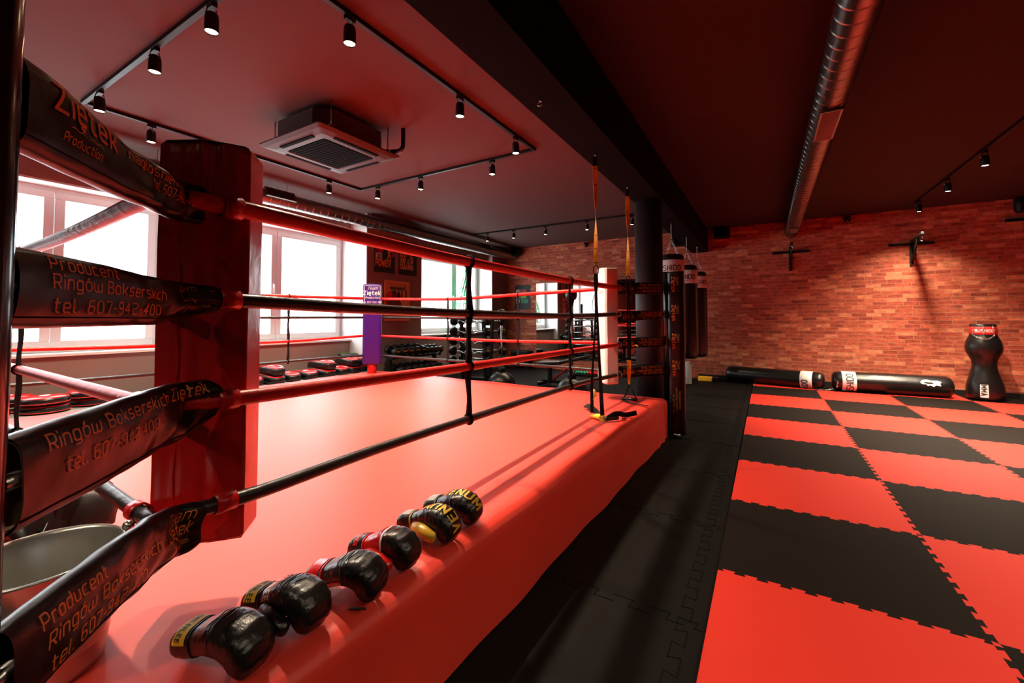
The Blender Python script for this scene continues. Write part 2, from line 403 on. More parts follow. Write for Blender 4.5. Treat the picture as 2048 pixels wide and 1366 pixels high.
# left bay ceiling, right bay ceiling (darker colour)
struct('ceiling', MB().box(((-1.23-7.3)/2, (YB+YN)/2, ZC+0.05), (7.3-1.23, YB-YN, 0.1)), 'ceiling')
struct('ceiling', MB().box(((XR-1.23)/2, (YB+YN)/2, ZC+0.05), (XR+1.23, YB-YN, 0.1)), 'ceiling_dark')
struct('wall_back', MB().box(((XR-7.3)/2, YB+0.05, ZC/2), (XR+7.3, 0.1, ZC)), 'brick')
struct('wall_right', MB().box((XR+0.05, (YB+YN)/2, ZC/2), (0.1, YB-YN, ZC)), 'column')
struct('wall_near', MB().box(((XR-7.3)/2, YN-0.05, ZC/2), (XR+7.3, 0.1, ZC)), 'column')
# window wall: piers, spandrels and lintels
w = MB()
def wbox(x0, x1, y0, y1, z0, z1): w.box(((x0+x1)/2, (y0+y1)/2, (z0+z1)/2), (x1-x0, y1-y0, z1-z0))
for y0, y1 in ((-3.4, 0.1), (2.45, 2.95), (5.31, 6.75), (9.48, 10.21)): wbox(-7.2, XW, y0, y1, 0, ZC)
for y0, y1 in ((0.1, 2.45), (2.95, 5.31)):
    wbox(-7.2, -6.74, y0, y1, 0, 0.92); wbox(-7.2, -6.74, y0, y1, 2.87, ZC)
wbox(-7.2, -6.45, 6.75, 9.48, 0, 0.95); wbox(-7.2, -6.45, 6.75, 9.48, 2.84, ZC)
struct('wall_left', w, 'greywall')
# white plastered window reveals and sills
w = MB()
for y0, y1 in ((0.1, 2.45), (2.95, 5.31)):
    wbox(-7.1, -6.30, y1-0.012, y1, 0.42, ZC-0.01)
    wbox(-7.1, -6.30, y0, y0+0.012, 0.42, ZC-0.01)
    wbox(-7.1, -6.742, y0+0.012, y1-0.012, 2.845, 2.868)
    wbox(-7.1, -6.70, y0+0.012, y1-0.012, 0.921, 0.95)
wbox(-7.0, -6.30, 9.468, 9.48, 0.6, 2.84); wbox(-7.0, -6.30, 6.75, 6.762, 0.6, 2.84); wbox(-7.0, -6.46, 6.77, 9.46, 2.82, 2.839); wbox(-7.0, -6.40, 6.77, 9.46, 0.951, 0.975)
struct('trim_1', w, 'white')
# windows: frames, sashes, handles, panes
glass = bpy.data.materials.new('window_glass'); glass.use_nodes = True
_n = glass.node_tree.nodes; _l = glass.node_tree.links; _n.remove(_n['Principled BSDF'])
_t = _n.new('ShaderNodeBsdfTransparent'); _g = _n.new('ShaderNodeBsdfGlossy'); _g.inputs['Roughness'].default_value = 0.02
_m = _n.new('ShaderNodeMixShader'); _m.inputs[0].default_value = 0.06
_l.new(_t.outputs[0], _m.inputs[1]); _l.new(_g.outputs[0], _m.inputs[2]); _l.new(_m.outputs[0], _n['Material Output'].inputs[0])
MT['glass'] = glass
def window(n, x, y0, y1, ym, z0, z1):
    r = thing('window_%d' % n, None, None); r['kind'] = 'structure'
    f = MB(); t = 0.055
    for a, b in ((y0, y1),):
        f.box((x, (a+b)/2, z0+t/2), (0.07, b-a, t), bev=.006); f.box((x, (a+b)/2, z1-t/2), (0.07, b-a, t), bev=.006)
        f.box((x, a+t/2, (z0+z1)/2), (0.068, t, z1-z0-2*t), bev=.004); f.box((x, b-t/2, (z0+z1)/2), (0.068, t, z1-z0-2*t), bev=.004)
    fr = f.build('window_frame', 'pvc', r)
    for a, b in ((y0+.05, ym), (ym, y1-.05)):
        s = MB(); q = 0.085; xx = x+0.02
        s.box((xx, (a+b)/2, z0+.05+q/2), (0.07, b-a-.006, q), bev=.008); s.box((xx, (a+b)/2, z1-.05-q/2), (0.07, b-a-.006, q), bev=.008)
        s.box((xx, a+.003+q/2, (z0+z1)/2), (0.068, q, z1-z0-.1-2*q), bev=.006); s.box((xx, b-.003-q/2, (z0+z1)/2), (0.068, q, z1-z0-.1-2*q), bev=.006)
        so = s.build('sash', 'pvc', r)
        MB().box((x, (a+b)/2, (z0+z1)/2), (0.008, b-a-.12, z1-z0-.2)).build('pane', 'glass', so)
    MB().box((x+.065, ym-.045, (z0+z1)/2-.02), (0.02, 0.03, 0.07), bev=.004).box((x+.085, ym-.045, (z0+z1)/2-.07), (0.018, 0.022, 0.14), bev=.006).build('window_handle', 'white', r)
window(1, -7.03, 0.12, 2.435, 1.44, 0.95, 2.845)
window(2, -7.03, 2.965, 5.295, 4.02, 0.95, 2.845)
window(3, -6.80, 6.765, 9.465, 8.42, 0.975, 2.82)
# carpeted ledge between the ring and the windows
struct('trim_2', MB().box(((-6.74-5.80)/2, (5.3-3.4)/2, 0.2), (0.94, 8.7, 0.4), bev=.01), 'ledge')
# ceiling beam and round column
struct('trim_3', MB().box((-1.23, (YB+YN)/2, (2.79+ZC)/2), (0.33, YB-YN, ZC-2.79), bev=.004), 'beam')
struct('trim_4', MB().lathe([(0.165, 0), (0.165, 2.79)], (-1.24, 5.40, 0), 40), 'column')
struct('baseboard_back', MB().box(((XR-1.3)/2, YB-0.012, 0.05), (XR+1.3, 0.024, 0.10)), 'skirt')

# rubber floor tile seams (interlocking dovetail lines), right of the ring
def dovetail(a, b, n, h, out):
    """points of a puzzle edge from a to b (2D) with n tabs of height h"""
    a = Vector(a); b = Vector(b); d = (b-a)/n; nrm = Vector((-d.y, d.x)).normalized(); pts = [a]
    L = d.length; t = d.normalized()
    for i in range(n):
        p = a+d*i
        for u, v in ((.28, 0), (.20, 1), (.80, 1), (.72, 0)):
            pts.append(p+t*(L*u)+nrm*(h*v*out))
    pts.append(b); return pts
sm_ = MB()
def seam(a, b, n, h):
    pts = dovetail(a, b, n, h, 1)
    sm_.strap([(p.x, p.y, 0.0012) for p in pts], 0.005, 0.002, [(-(pts[min(i+1, len(pts)-1)]-pts[max(i-1, 0)]).y, (pts[min(i+1, len(pts)-1)]-pts[max(i-1, 0)]).x, 0) for i in range(len(pts))])
for xx in (-0.36,):
    for k in range(-1, 10): seam((xx, k+1.0), (xx, k), 6, 0.05)
for k in range(0, 10): seam((-1.36, k), (-.36, k), 6, 0.05); seam((-.36, k), (-.26, k), 1, .04)
for k in range(5, 10): seam((-1.36, k+1), (-1.36, k), 6, 0.05)
fl = bpy.data.objects['floor']
sm_.build('tile_seam', 'seam', fl)

# ================================================================== PUZZLE MATS
X0, Y0, TH = -0.24, 8.489, 0.02
def mat_tile(i, j):
    """tile i columns from the black strip, j rows from the one nearest the wall; the checker is a plain grid"""
    x0, y1 = X0+i, Y0-j; x1, y0 = x0+1, y1-1.0
    if j == -2: y1 = 10.17
    NT, H = 10, 0.022
    def edge(a, b, flip): return dovetail(a, b, NT, H, 1 if flip else -1)
    bot = edge((x0, y0), (x1, y0), True)           # every tile's lower edge and right edge carry the shared line
    rgt = edge((x1, y0), (x1, y1), False) if j > -2 else [Vector((x1, y0)), Vector((x1, y1))]
    top = list(reversed(edge((x0, y1), (x1, y1), True))) if j > -2 else [Vector((x1, y1)), Vector((x0, y1))]
    lft = (list(reversed(edge((x0, y0), (x0, y1), False))) if j > -2 else [Vector((x0, y1)), Vector((x0, y0))]) if i > 0 else [Vector((x0, y1)), Vector((x0, y0))]
    poly = bot[:-1]+rgt[:-1]+top[:-1]+lft[:-1]
    red = (i+j) % 2 == 0
    m = MB().prism([(p.x, p.y) for p in poly], 0.001, TH)
    o = m.build('puzzle_mat', 'matred' if red else 'matblack')
    ordn = ['first', 'second', 'third', 'fourth', 'fifth', 'sixth', 'seventh', 'eighth', 'ninth', 'tenth']
    tag(o, '%s foam puzzle mat, %s row from brick wall, %s column from black rubber aisle' % ('red' if red else 'black', ordn[j+2], ordn[i]), 'mat', 'red and black puzzle mats')
for j in range(-2, 8):
    for i in range(5):
        X, Y = X0+i, Y0-j-.5
        if X > (0.75*Y+1.6): continue
        mat_tile(i, j)
# ================================================================== BOXING RING
ZD = 0.455
NRc, FRc, BLc, NLc = Vector((-1.045, 0.08, 0)), Vector((-0.955, 4.95, 0)), Vector((-5.79, 5.10, 0)), Vector((-5.79, 0.08, 0))
ring = thing('ring_platform', 'low boxing ring platform covered with red canvas and red skirt', 'boxing ring', (-3.4, 2.7, 0))
off = Vector((3.4, -2.7, 0))
E_ = 0.16
def inset(c):
    ctr = (NRc+FRc+BLc+NLc)/4; return Vector((c.x+(E_ if c.x < ctr.x else -E_), c.y+(E_ if c.y < ctr.y else -E_), ZD))
ins = [inset(c) for c in (NRc, FRc, BLc, NLc)]
def deck(u, v):
    a = ins[3].lerp(ins[0], u); b = ins[2].lerp(ins[1], u); p = a.lerp(b, v)
    return Vector((p.x, p.y, ZD))+off
MB().grid(deck, 30, 30).build('canvas', 'canvas', ring)
prof = [(0, 0), (.04, -.001), (.08, -.004), (.115, -.012), (.14, -.026), (.155, -.045), (.16, -.07), (.161, -.13), (.160, -.22), (.158, -.33), (.155, -.445)]
cs = [NRc, FRc, BLc, NLc]
for k in range(4):
    a, b = ins[k], ins[(k+1) % 4]; A, B = cs[k], cs[(k+1) % 4]
    d = (b-a); d.z = 0; dn = d.normalized(); nrm = Vector((dn.y, -dn.x, 0))
    def ap(u, v, a=a, b=b, A=A, B=B, nrm=nrm, dn=dn, L=d.length):
        i = v*(len(prof)-1); i0 = min(int(i), len(prof)-2); f = i-i0
        o_, z = lerp(prof[i0][0], prof[i0+1][0], f), lerp(prof[i0][1], prof[i0+1][1], f)
        q = o_/E_
        p = a.lerp(b, u).lerp(Vector((A.x, A.y, ZD)).lerp(Vector((B.x, B.y, ZD)), u), min(q, 1.006))
        s = u*L
        rip = 0.006*math.sin(s*5.1+1.3*k)+0.004*math.sin(s*11.7+2)
        cor = max(0, 1-(L-s)/0.7)**2
        pl = cor*0.022*math.sin((L-s)*26-z*9)
        w = max(0, min(1, (-z-0.03)/0.2))
        ed = max(0, min(1, s/.12, (L-s)/.07))
        p = p+nrm*(rip*w+pl*min(1, -z*8))*ed+Vector((0, 0, z+0.0035*ed*math.sin(s*6.3+k)*min(1, o_*12)*(1 if z > -.05 else 0)))
        return p+off
    MB().grid(ap, 90, 30).build('apron', 'canvas', ring)

# ---- posts
def post(name, x, y, label, cover=False):
    t = thing(name, label, 'post', (x, y, 0), 0, 'ring corner posts')
    MB().lathe([(0.052, 0.012), (0.052, 1.86), (0.045, 1.875), (0.0, 1.876)], n=28).build('pole', 'postblack', t)
    MB().box((0, 0, 0.006), (0.17, 0.17, 0.012), bev=.003).build('base_plate', 'darkmetal', t)
    return t
PN, PF = Vector((-0.98, 0.11, 0)), Vector((-0.985, 5.19, 0))
post('corner_post', PN.x, PN.y, 'glossy black ring corner post closest to viewer, holding large printed turnbuckle covers')
post('corner_post', PF.x, PF.y, 'glossy black ring corner post behind white corner pad, beside printed vertical cover')
post('corner_post', -6.02, 5.19, 'dark ring corner post half hidden behind purple corner pad')
# printed tall cover strapped to the far right post
pc = thing('post_cover', 'tall black vinyl post cover with vertical orange lettering at ring corner', 'post cover', (-0.868, 5.07, 0))
cr = math.radians(-8)
Rz = Matrix.Rotation(cr, 3, 'Z')
def csec(z, f=1.0):
    pts = []
    for k in range(28):
        a = 2*PI*k/28; c, s = math.cos(a), math.sin(a)
        p = Vector((0.088*f*math.copysign(abs(c)**0.55, c), 0.05*f*math.copysign(abs(s)**0.75, s), z))
        pts.append(Rz @ p)
    return pts
m = MB(); m.rings([csec(z, 1+.03*math.sin(z*7)) for z in (0.04, .05, .4, .8, 1.1, 1.3, 1.6, 1.845, 1.86)])
m.build('cover', 'blackvinyl', pc)
m = MB()
def pcf(z0, x0=0.0):
    def fn(u, v):   # lettering turned a quarter: u runs down, v runs to the right
        x = x0+v; return Rz @ Vector((x, -0.0545+0.004*(abs(x)/0.08)**2*4-.002, z0-u))
    return fn
for z0 in (1.80, 1.48, 1.16, 0.86):
    m = MB(); stroke_mesh(m, 'Ziętek', 0.040, pcf(z0-.0, -0.030), 0.10, xs=1.05)
    stroke_mesh(m, 'Team', 0.026, pcf(z0, 0.022), 0.06, slant=.35); m.build('lettering', 'orange', pc)
m = MB()
stroke_mesh(m, 'Ringi bokserskie', 0.018, pcf(.52, 0.035), .07); stroke_mesh(m, 'nagłośnienie, namioty', 0.018, pcf(.56, 0.002), .07); stroke_mesh(m, 'tel. 607-942-400', 0.018, pcf(.48, -0.032), .07)
m.build('lettering', 'orange', pc)
MB().tube([(.02, -.05, .035), (.03, -.07, .045), (.0, -.075, .04), (-.03, -.06, .045)], .008, 8).build('tie', 'whitevinyl', pc)

# ---- corner pads
def pad(name, cx, cy, fa, m, label, w=0.22, t=0.14, z0=0.62, z1=1.88, parts=None):
    """fa: angle of the face that looks to the ring centre"""
    r = thing(name, label, 'corner pad', (cx, cy, z0), fa-PI/2, 'ring corner pads')   # local +y looks to the ring centre
    def sec(z, f):
        pts = []
        base = [(-.5, -.5), (-.18, -.56), (.18, -.56), (.5, -.5), (.5, .0), (.5, .38), (.4, .5), (-.4, .5), (-.5, .38), (-.5, .0)]
        n = len(base)
        for i in range(n):
            a = Vector(base[i]); b = Vector(base[(i+1) % n])
            for k in range(8):
                p = a.lerp(b, k/8); ww = 0.012*math.sin(z*9+i)+0.008*math.sin(z*23+i*2)
                wv = (.0035*math.sin(p.x*17+.9*math.sin(z*4.3))+.002*math.sin(p.x*31-z*6)+.0025*math.sin(z*13+p.x*5))*max(0, 1-4*p.x*p.x)
                pts.append(Vector((p.x*w*f, p.y*t*f*(1+ww*2)+(wv if p.y < -.4 else 0), z+ (0.02*(0.5-abs(p.x)) if z > (z1-z0)-.02 else 0))))
        return pts
    H = z1-z0
    zs = [0, .012]+[H*k/40 for k in range(1, 40)]+[H-.012, H]
    mb = MB(); mb.rings([sec(z, .95 if z in (0, H) else 1) for z in zs], True, True)
    o = mb.build('pad_body', m, r)
    return r
padR = pad('corner_pad', -1.548, 0.684, math.radians(135), 'redvinyl', 'tall red vinyl corner pad in foreground at ring corner, laced to ropes', w=.248, z0=.650, z1=1.88)
# darker top seam and centre crease on the red pad
m = MB()
H_ = 1.23
m.tube([(-.108, -.068, H_+.001), (-.06, -.073, H_+.005), (0, -.076, H_+.0105), (.06, -.073, H_+.005), (.108, -.068, H_+.001), (.112, 0, H_), (.108, .05, H_), (.06, .068, H_+.004), (0, .07, H_+.01), (-.06, .068, H_+.004), (-.108, .05, H_), (-.112, 0, H_)], .0045, 6, closed=True)
m.build('top_seam', 'blackvinyl', padR)
m = MB()
m.tube([(-.062+.004*math.sin(i*.8), -.0775-.001*math.sin(i*1.7), .03+1.19*i/40) for i in range(41)], .0022, 6)
m.build('crease_seam', 'redvinyl', padR)
MT['fadedprint'] = mat('faded_pink_print', (226, 168, 158), .5)
padW = pad('corner_pad', -1.50, 4.545, math.radians(225), 'whitevinyl', 'tall white vinyl corner pad next to round black column', w=.215, z0=.625, z1=1.88)
m = MB()
for tx, zz, sz in (('Ziętek', .98, .030), ('Production', .93, .014), ('tel. 607-942-400', .85, .012)):
    m = MB(); stroke_mesh(m, tx, sz, lambda u, v, zz=zz: Vector((-u, 0.0722, zz+v)), .08, align='c'); m.build('lettering', 'fadedprint', padW)
padP = pad('corner_pad', -5.47, 4.73, math.radians(-45), 'purple', 'tall purple vinyl corner pad with white print at distant window corner', w=.285, z0=.60, z1=1.885)
m = MB()
for tx, zz, sz, kw in (('Team', 1.20, .045, dict(slant=.4, weight=.06)), ('Ziętek', 1.115, .062, dict(weight=.10)), ('Production', 1.055, .03, dict(slant=.3)), ('tel. 607-942-400', .985, .026, dict())):
    stroke_mesh(m, tx, sz, lambda u, v, zz=zz: Vector((-u, 0.0735, zz+v)), align='c', **kw)
for a, b in (((-.12, .955), (.12, .955)), ((.12, .955), (.12, 1.26)), ((.12, 1.26), (-.12, 1.26)), ((-.12, 1.26), (-.12, .955))):
    m.strap([(a[0], .0735, a[1]), (b[0], .0735, b[1])], .004, .001, (0, 0, 1) if a[1] == b[1] else (1, 0, 0))
m.build('lettering', 'paleprint', padP)
MB().lathe([(.068, -.145), (.072, -.05), (.072, .02)], (0, -.01, 0), 24).build('pad_foot', 'redvinyl', padP)

# ---- ropes
RZ = [1.667, 1.385, 1.062, 0.755]
RR = [0.0275, 0.022, 0.0235, 0.0215]
RC = ['redrope', 'blackrope', 'redrope', 'blackrope']
def rope(pts, r, m, label, group, rs=None):
    p = smooth_path(pts, 8)
    o = MB().tube(p, r, 12).build('ring_rope', m)
    return tag(o, label, 'rope', group)
nth = ['top', 'second', 'third', 'bottom']
cn = ['red', 'black', 'red', 'black']
rightz = [[1.672, 1.668, 1.660, 1.652, 1.654, 1.672], [1.394, 1.386, 1.372, 1.361, 1.353, 1.380], [1.094, 1.090, 1.078, 1.064, 1.052, 1.044], [0.795, 0.788, 0.786, 0.773, 0.756, 0.716]]
ys = [0.545, 0.74, 1.22, 1.92, 3.36, 4.63]
for k in range(4):
    pts = [((-1.40, -1.381, -1.41, -1.432, -1.437, -1.395)[i], ys[i], rightz[k][i]) for i in range(6)]
    if k == 3: pts = pts[:5]+[(-1.428, 3.9, .741), pts[5]]
    rope(pts, RR[k], RC[k], '%s padded ring rope, %s of four along the side above black aisle' % (cn[k], nth[k]), 'ropes along the aisle side')
farz = [[1.655, 1.612, 1.638, 1.67], [1.355, 1.341, 1.339, 1.36], [1.055, 1.043, 1.04, 1.062], [0.742, 0.735, 0.750, 0.745]]
xs_ = [-5.40, -3.92, -2.72, -1.50]
for k in range(4):
    rope([(xs_[i], 4.81-.055*i, farz[k][i]) for i in range(4)], RR[k]*.8, RC[k], '%s ring rope, %s of four from purple pad towards white pad' % (cn[k], nth[k]), 'ropes on the gym side')
leftz = [[1.66, 1.63, 1.639, 1.66], [1.36, 1.345, 1.350, 1.353], [1.08, 1.046, 1.030, 1.062], [0.77, 0.75, 0.757, 0.742]]
yl = [0.65, 1.95, 3.37, 4.72]
for k in range(4):
    rope([(-5.545, yl[i], leftz[k][i]) for i in range(4)], RR[k]*.8, RC[k], '%s ring rope, %s of four along the windows beside purple pad' % (cn[k], nth[k]), 'ropes on the window side')
nearz = [[1.70, 1.69, 1.69, 1.68], [1.39, 1.38, 1.37, 1.38], [1.085, 1.072, 1.07, 1.08], [0.765, 0.755, 0.74, 0.77]]
xn = [-1.44, -2.4, -3.36, -5.42]
for k in range(4):
    rope([(xn[i], (.515, .56, .585, .585)[i], nearz[k][i]) for i in range(4)], RR[k]*.95, RC[k], '%s ring rope, %s of four leaving red pad towards the left edge' % (cn[k], nth[k]), 'ropes on the near side')

# ---- rope spacer straps (black webbing knotted round the ropes)
def spacer(x, y, zs, wdir, label, group, w=0.034, rs=RR, cols='blackfabric'):
    m = MB(); wd = Vector(wdir)
    pts = []
    z0, z1 = zs[0]+.03, zs[-1]-.01
    n = 26
    for i in range(n+1):
        z = lerp(z0, z1, i/n)
        pts.append(Vector((x, y, z))+wd.cross(Vector((0, 0, 1)))*(0.003*math.sin(i*.9))+wd*(0.004*math.sin(i*.35+x)))
    m.strap(pts, [w*(0.8+.22*math.sin(i*.7+y)) for i in range(n+1)], 0.010, wd)
    for z, r in zip(zs, rs):                      # loop round each rope
        rr = r+.003; al = wd
        nrm = al.cross(Vector((0, 0, 1)))
        ring_ = [Vector((x, y, z))+nrm*(rr*math.cos(2*PI*k/16))+Vector((0, 0, rr*math.sin(2*PI*k/16))) for k in range(16)]
        m.tube(ring_, 0.011, 8, closed=True, flat=.45, up=None)
    tag(m.build('rope_spacer', cols), label, 'rope strap', group)
spacer(-1.432, 1.92, [r[3] for r in rightz], (0, 1, 0), 'black webbing strap tying the four aisle side ropes, nearer one beside gloves', 'rope spacer straps', w=.052)
spacer(-1.437, 3.36, [r[4] for r in rightz], (0, 1, 0), 'black webbing strap tying the four aisle side ropes, further one near white pad', 'rope spacer straps', w=.042)
spacer(-3.92, 4.755, [r[1] for r in farz], (1, 0, 0), 'black webbing strap on the gym side ropes in front of barbell rack', 'rope spacer straps', rs=[.02]*4)
spacer(-2.72, 4.70, [r[2] for r in farz], (1, 0, 0), 'black webbing strap on the gym side ropes in front of dark training poster', 'rope spacer straps', w=.028, rs=[.02]*4)
spacer(-5.545, 3.37, [r[2] for r in leftz], (0, 1, 0), 'black webbing strap on the window side ropes above red kick shields', 'rope spacer straps', rs=[.02]*4)
spacer(-3.36, 0.585, [r[2] for r in nearz], (1, 0, 0), 'black webbing strap on the near ropes at left beside the window', 'rope spacer straps', w=.075, rs=[.022]*4)

# ---- pad loops that hold the ropes (parts of the pads)
def loop(parent, pos, axis, r, w, m, name='rope_loop'):
    mb = MB(); ax = Vector(axis).normalized(); u = Vector((0, 0, 1)); v = ax.cross(u)
    rings = []
    for s_ in (-w/2, w/2):
        rings.append([Vector(pos)+ax*s_+u*(r*1.02*math.cos(2*PI*k/18))+v*(r*1.02*math.sin(2*PI*k/18)) for k in range(18)])
    mb.rings(rings, False, True)
    o = mb.build(name, m)
    o.modifiers.new('solid', 'SOLIDIFY').thickness = 0.004
    mw = Matrix.Translation(parent.location) @ Matrix.Rotation(parent.rotation_euler.z, 4, 'Z')
    o.parent = parent; o.matrix_parent_inverse = mw.inverted()
    return o
for k in range(4):
    loop(padR, (-1.387, 0.655, lerp(rightz[k][0], rightz[k][1], .55)), (0, 1, -.02), RR[k]+.007, .055, 'redstrap')
    if k in (2, 3): loop(padR, (-1.60, 0.522, nearz[k][0]), (1, 0, 0), RR[k]+.006, .045, 'redstrap')
for k in range(4):
    loop(padW, (-1.396, 4.615, rightz[k][5]-.002), (0, 1, 0), RR[k]+.012, .03, 'whitevinyl')

# ---- turnbuckle covers (printed vinyl sleeves between post and ropes)
def cover(P, T, zt, zb, s0, s1, label, lines, side, group, th=0.030, seed=0, amp=.006, lining=False, bend=9.0):
    """zt, zb: (s, z) tables; side: unit vector towards the printed side"""
    P = Vector(P); T = Vector(T); D = T-P; Ld = D.length
    def tab(t, s):
        for i in range(len(t)-1):
            if s <= t[i+1][0] or i == len(t)-2:
                f = (s-t[i][0])/(t[i+1][0]-t[i][0]); f = max(-.3, min(1.2, f)); return lerp(t[i][1], t[i+1][1], f)
    rr = random.Random(seed); ph = [rr.uniform(0, 6) for _ in range(8)]
    sd = Vector(side)
    def wr(s, q):
        e = max(0, (s-0.45*s1)/(0.55*s1))
        return amp*(0.25+1.6*e)*(math.sin(s*23+q*3.2+ph[0])*.5+math.sin(s*41-q*5+ph[1])*.35+math.sin(q*4+s*9+ph[2])*.45)
    def path(s): return P+D*min(s, bend)+Vector((.01, 1, 0))*(max(0, s-bend)*Ld)
    def surf(s, q, sgn):
        a, b = tab(zt, s), tab(zb, s); zc, hh = (a+b)/2, (a-b)/2
        o_ = th*(max(0, 1-abs(q)**3.2))**0.42
        return path(s)+Vector((0, 0, zc+hh*q))+sd*(sgn*o_+wr(s, q))
    n, ns = 36, 64
    rings = []
    for i in range(ns+1):
        s = lerp(s0, s1, i/ns); ring_ = []
        for k in range(n):
            a = 2*PI*k/n; q = math.copysign(abs(math.sin(a))**0.8, math.sin(a)); sg = 1 if math.cos(a) >= 0 else -1
            ring_.append(surf(s, q*0.9999, sg))
        rings.append(ring_)
    t = thing('turnbuckle_cover', label, 'turnbuckle cover', P+D*s0, 0, group)
    mb = MB(); mb.rings([[p-(P+D*s0) for p in r] for r in rings], False, True)
    mb.build('sleeve', 'blackvinyl', t)
    mb = MB()
    hem = [surf(lerp(s0, s1, i/ns), -0.72, 1)+sd*.0012-(P+D*s0) for i in range(ns+1)]
    mb.strap(hem, .0022, .001, (0, 0, 1)); mb.build('hem', 'seam', t)
    tb = MB(); tb.tube([(0, 0, 0), D*(min(s1, bend)-s0)*.98], .014, 10); o = tb.build('turnbuckle', 'metal', t); o.location = (0, 0, tab(zt, .6)/2+tab(zb, .6)/2)
    flip = 1.0
    mbs = {}
    for (txt, sa, sb, q, size, kw) in lines:
        w0 = stroke_mesh(MB(), txt, size, lambda u, v: Vector((u, v, 0)), kw.get('weight', .085))
        sc = (abs(sb-sa)*Ld)/w0
        mb = MB()
        dr = 1 if sb > sa else -1
        def fn(u, v):
            s = sa+dr*u/Ld; a, b = tab(zt, s), tab(zb, s); hh = (a-b)/2
            qq = q+v/hh*kw.get('vs', 1)
            qq = max(-.93, min(.93, qq))
            return surf(s, qq, 1)+sd*0.0022-(P+D*s0)
        stroke_mesh(mb, txt, size, fn, kw.get('weight', .085), kw.get('slant', 0), xs=sc, step=.2)
        mb.build('lettering', kw.get('m', 'orange'), t)
    if lining:
        c_ = [sum(r, Vector())/len(r) for r in rings]
        MB().rings([[(p-c)*.93+c-(P+D*s0) for p in r] for r, c in zip(rings, c_)], False, True).build('lining', 'lining', t)
    return t
sN = Vector((.7, .714, 0)).normalized()
TNv = (-1.42, 0.54, 0); PNv = (-0.98, 0.11, 0)
gN = 'turnbuckle covers on the near corner post'
cover(PNv, TNv, [(.1, 1.760), (.25, 1.757), (.53, 1.722), (.86, 1.718), (1.06, 1.718)], [(.1, 1.606), (.5, 1.604), (1.1, 1.606)], .10, 1.04,
      'black printed turnbuckle cover, topmost on near post, lettering cut by folds', [('Team', .20, .30, .62, .022, dict(slant=.4, weight=.05)), ('Ziętek', .185, .455, .18, .044, dict(weight=.10)), ('~~', .24, .38, -.12, .012, {}), ('Production', .22, .375, -.42, .016, dict(slant=.25)),
      ('nagłośnienie,', .52, .90, .32, .022, {}), ('tel. 607-942-400', .68, 1.01, -.22, .022, {})], sN, gN, seed=1, bend=.96)
cover(PNv, TNv, [(.1, 1.450), (.47, 1.446), (.8, 1.437), (.93, 1.437), (1.10, 1.426), (1.16, 1.415)], [(.1, 1.316), (.8, 1.317), (.93, 1.330), (1.10, 1.350), (1.16, 1.372)], .10, 1.14,
      'black printed turnbuckle cover, second from top on near post, full phone number', [('Producent', .205, .50, .56, .022, {}), ('Ringów Bokserskich', .21, .80, .06, .024, {}), ('tel. 607-942-400', .215, .76, -.58, .024, {}),
      ('Team', .93, 1.0, .5, .016, dict(slant=.4, weight=.05)), ('Ziętek', .93, 1.08, -.02, .026, dict(weight=.10)), ('Production', .95, 1.05, -.5, .010, {})], sN, gN, th=.026, seed=2, bend=.95)
cover(PNv, TNv, [(.1, 1.146), (.5, 1.151), (.95, 1.157), (1.2, 1.158)], [(.1, 0.990), (.5, .987), (.95, .996), (1.10, 1.046)], .12, 1.09,
      'black printed turnbuckle cover, third from top on near post, open sagging end', [('Ringów Bokserskich', .20, .83, .52, .026, {}), ('tel. 607-942-400', .26, .74, -.10, .026, {}), ('Ziętek', .87, 1.04, .5, .030, dict(weight=.10)), ('Production', .93, 1.04, .12, .012, {})], sN, gN, th=.034, seed=3, lining=True, bend=.95)
cover(PNv, TNv, [(.1, .850), (.33, .847), (.63, .841), (.82, .833), (1.02, .819), (1.13, .812)], [(.1, .692), (.33, .700), (.6, .694), (.83, .687), (1.0, .685), (1.12, .692)], .12, 1.04,
      'black printed turnbuckle cover, lowest on near post, above metal bucket', [('Producent', .205, .47, .50, .024, {}), ('Ringów Bokserskich', .225, .79, -.02, .026, {}), ('tel. 607-942-400', .24, .70, -.62, .026, {}),
      ('Team', .86, .99, .42, .028, dict(slant=.4, weight=.05)), ('Ziętek', .86, 1.0, -.12, .030, dict(weight=.10)), ('Production', .88, .99, -.5, .012, {})], sN, gN, th=.032, seed=4, bend=.95)
gF = 'turnbuckle covers on the far corner post'
sF = Vector((.78, -.62, 0)).normalized()
TFv = (-1.40, 4.66, 0); PFv = (-1.03, 5.13, 0)
for k, (zt, zb) in enumerate((((1.732, 1.752), (1.603, 1.612)), ((1.414, 1.427), (1.286, 1.335)), ((1.114, 1.119), (.998, 1.005)), ((.80, .812), (.672, .676)))):
    cover(TFv, PFv, [(0, zt[0]), (1, zt[1])], [(0, zb[0]), (1, zb[1])], 0.0, 1.0,
          'small black printed turnbuckle cover beside white pad, %s of four' % ['topmost', 'second from top', 'third from top', 'lowest'][k],
          [('Team', .06, .25, .3, .028, dict(slant=.4, weight=.05)), ('Ziętek', .05, .30, -.32, .036, dict(weight=.13)), ('Ringi, bokserskie', .46, .96, .38, .024, {}), ('nagłośnienie, namioty', .38, .96, -.12, .024, {}), ('tel. 607-942-400', .5, .95, -.62, .024, {})], sF, gF, th=.024, seed=10+k, amp=.004)
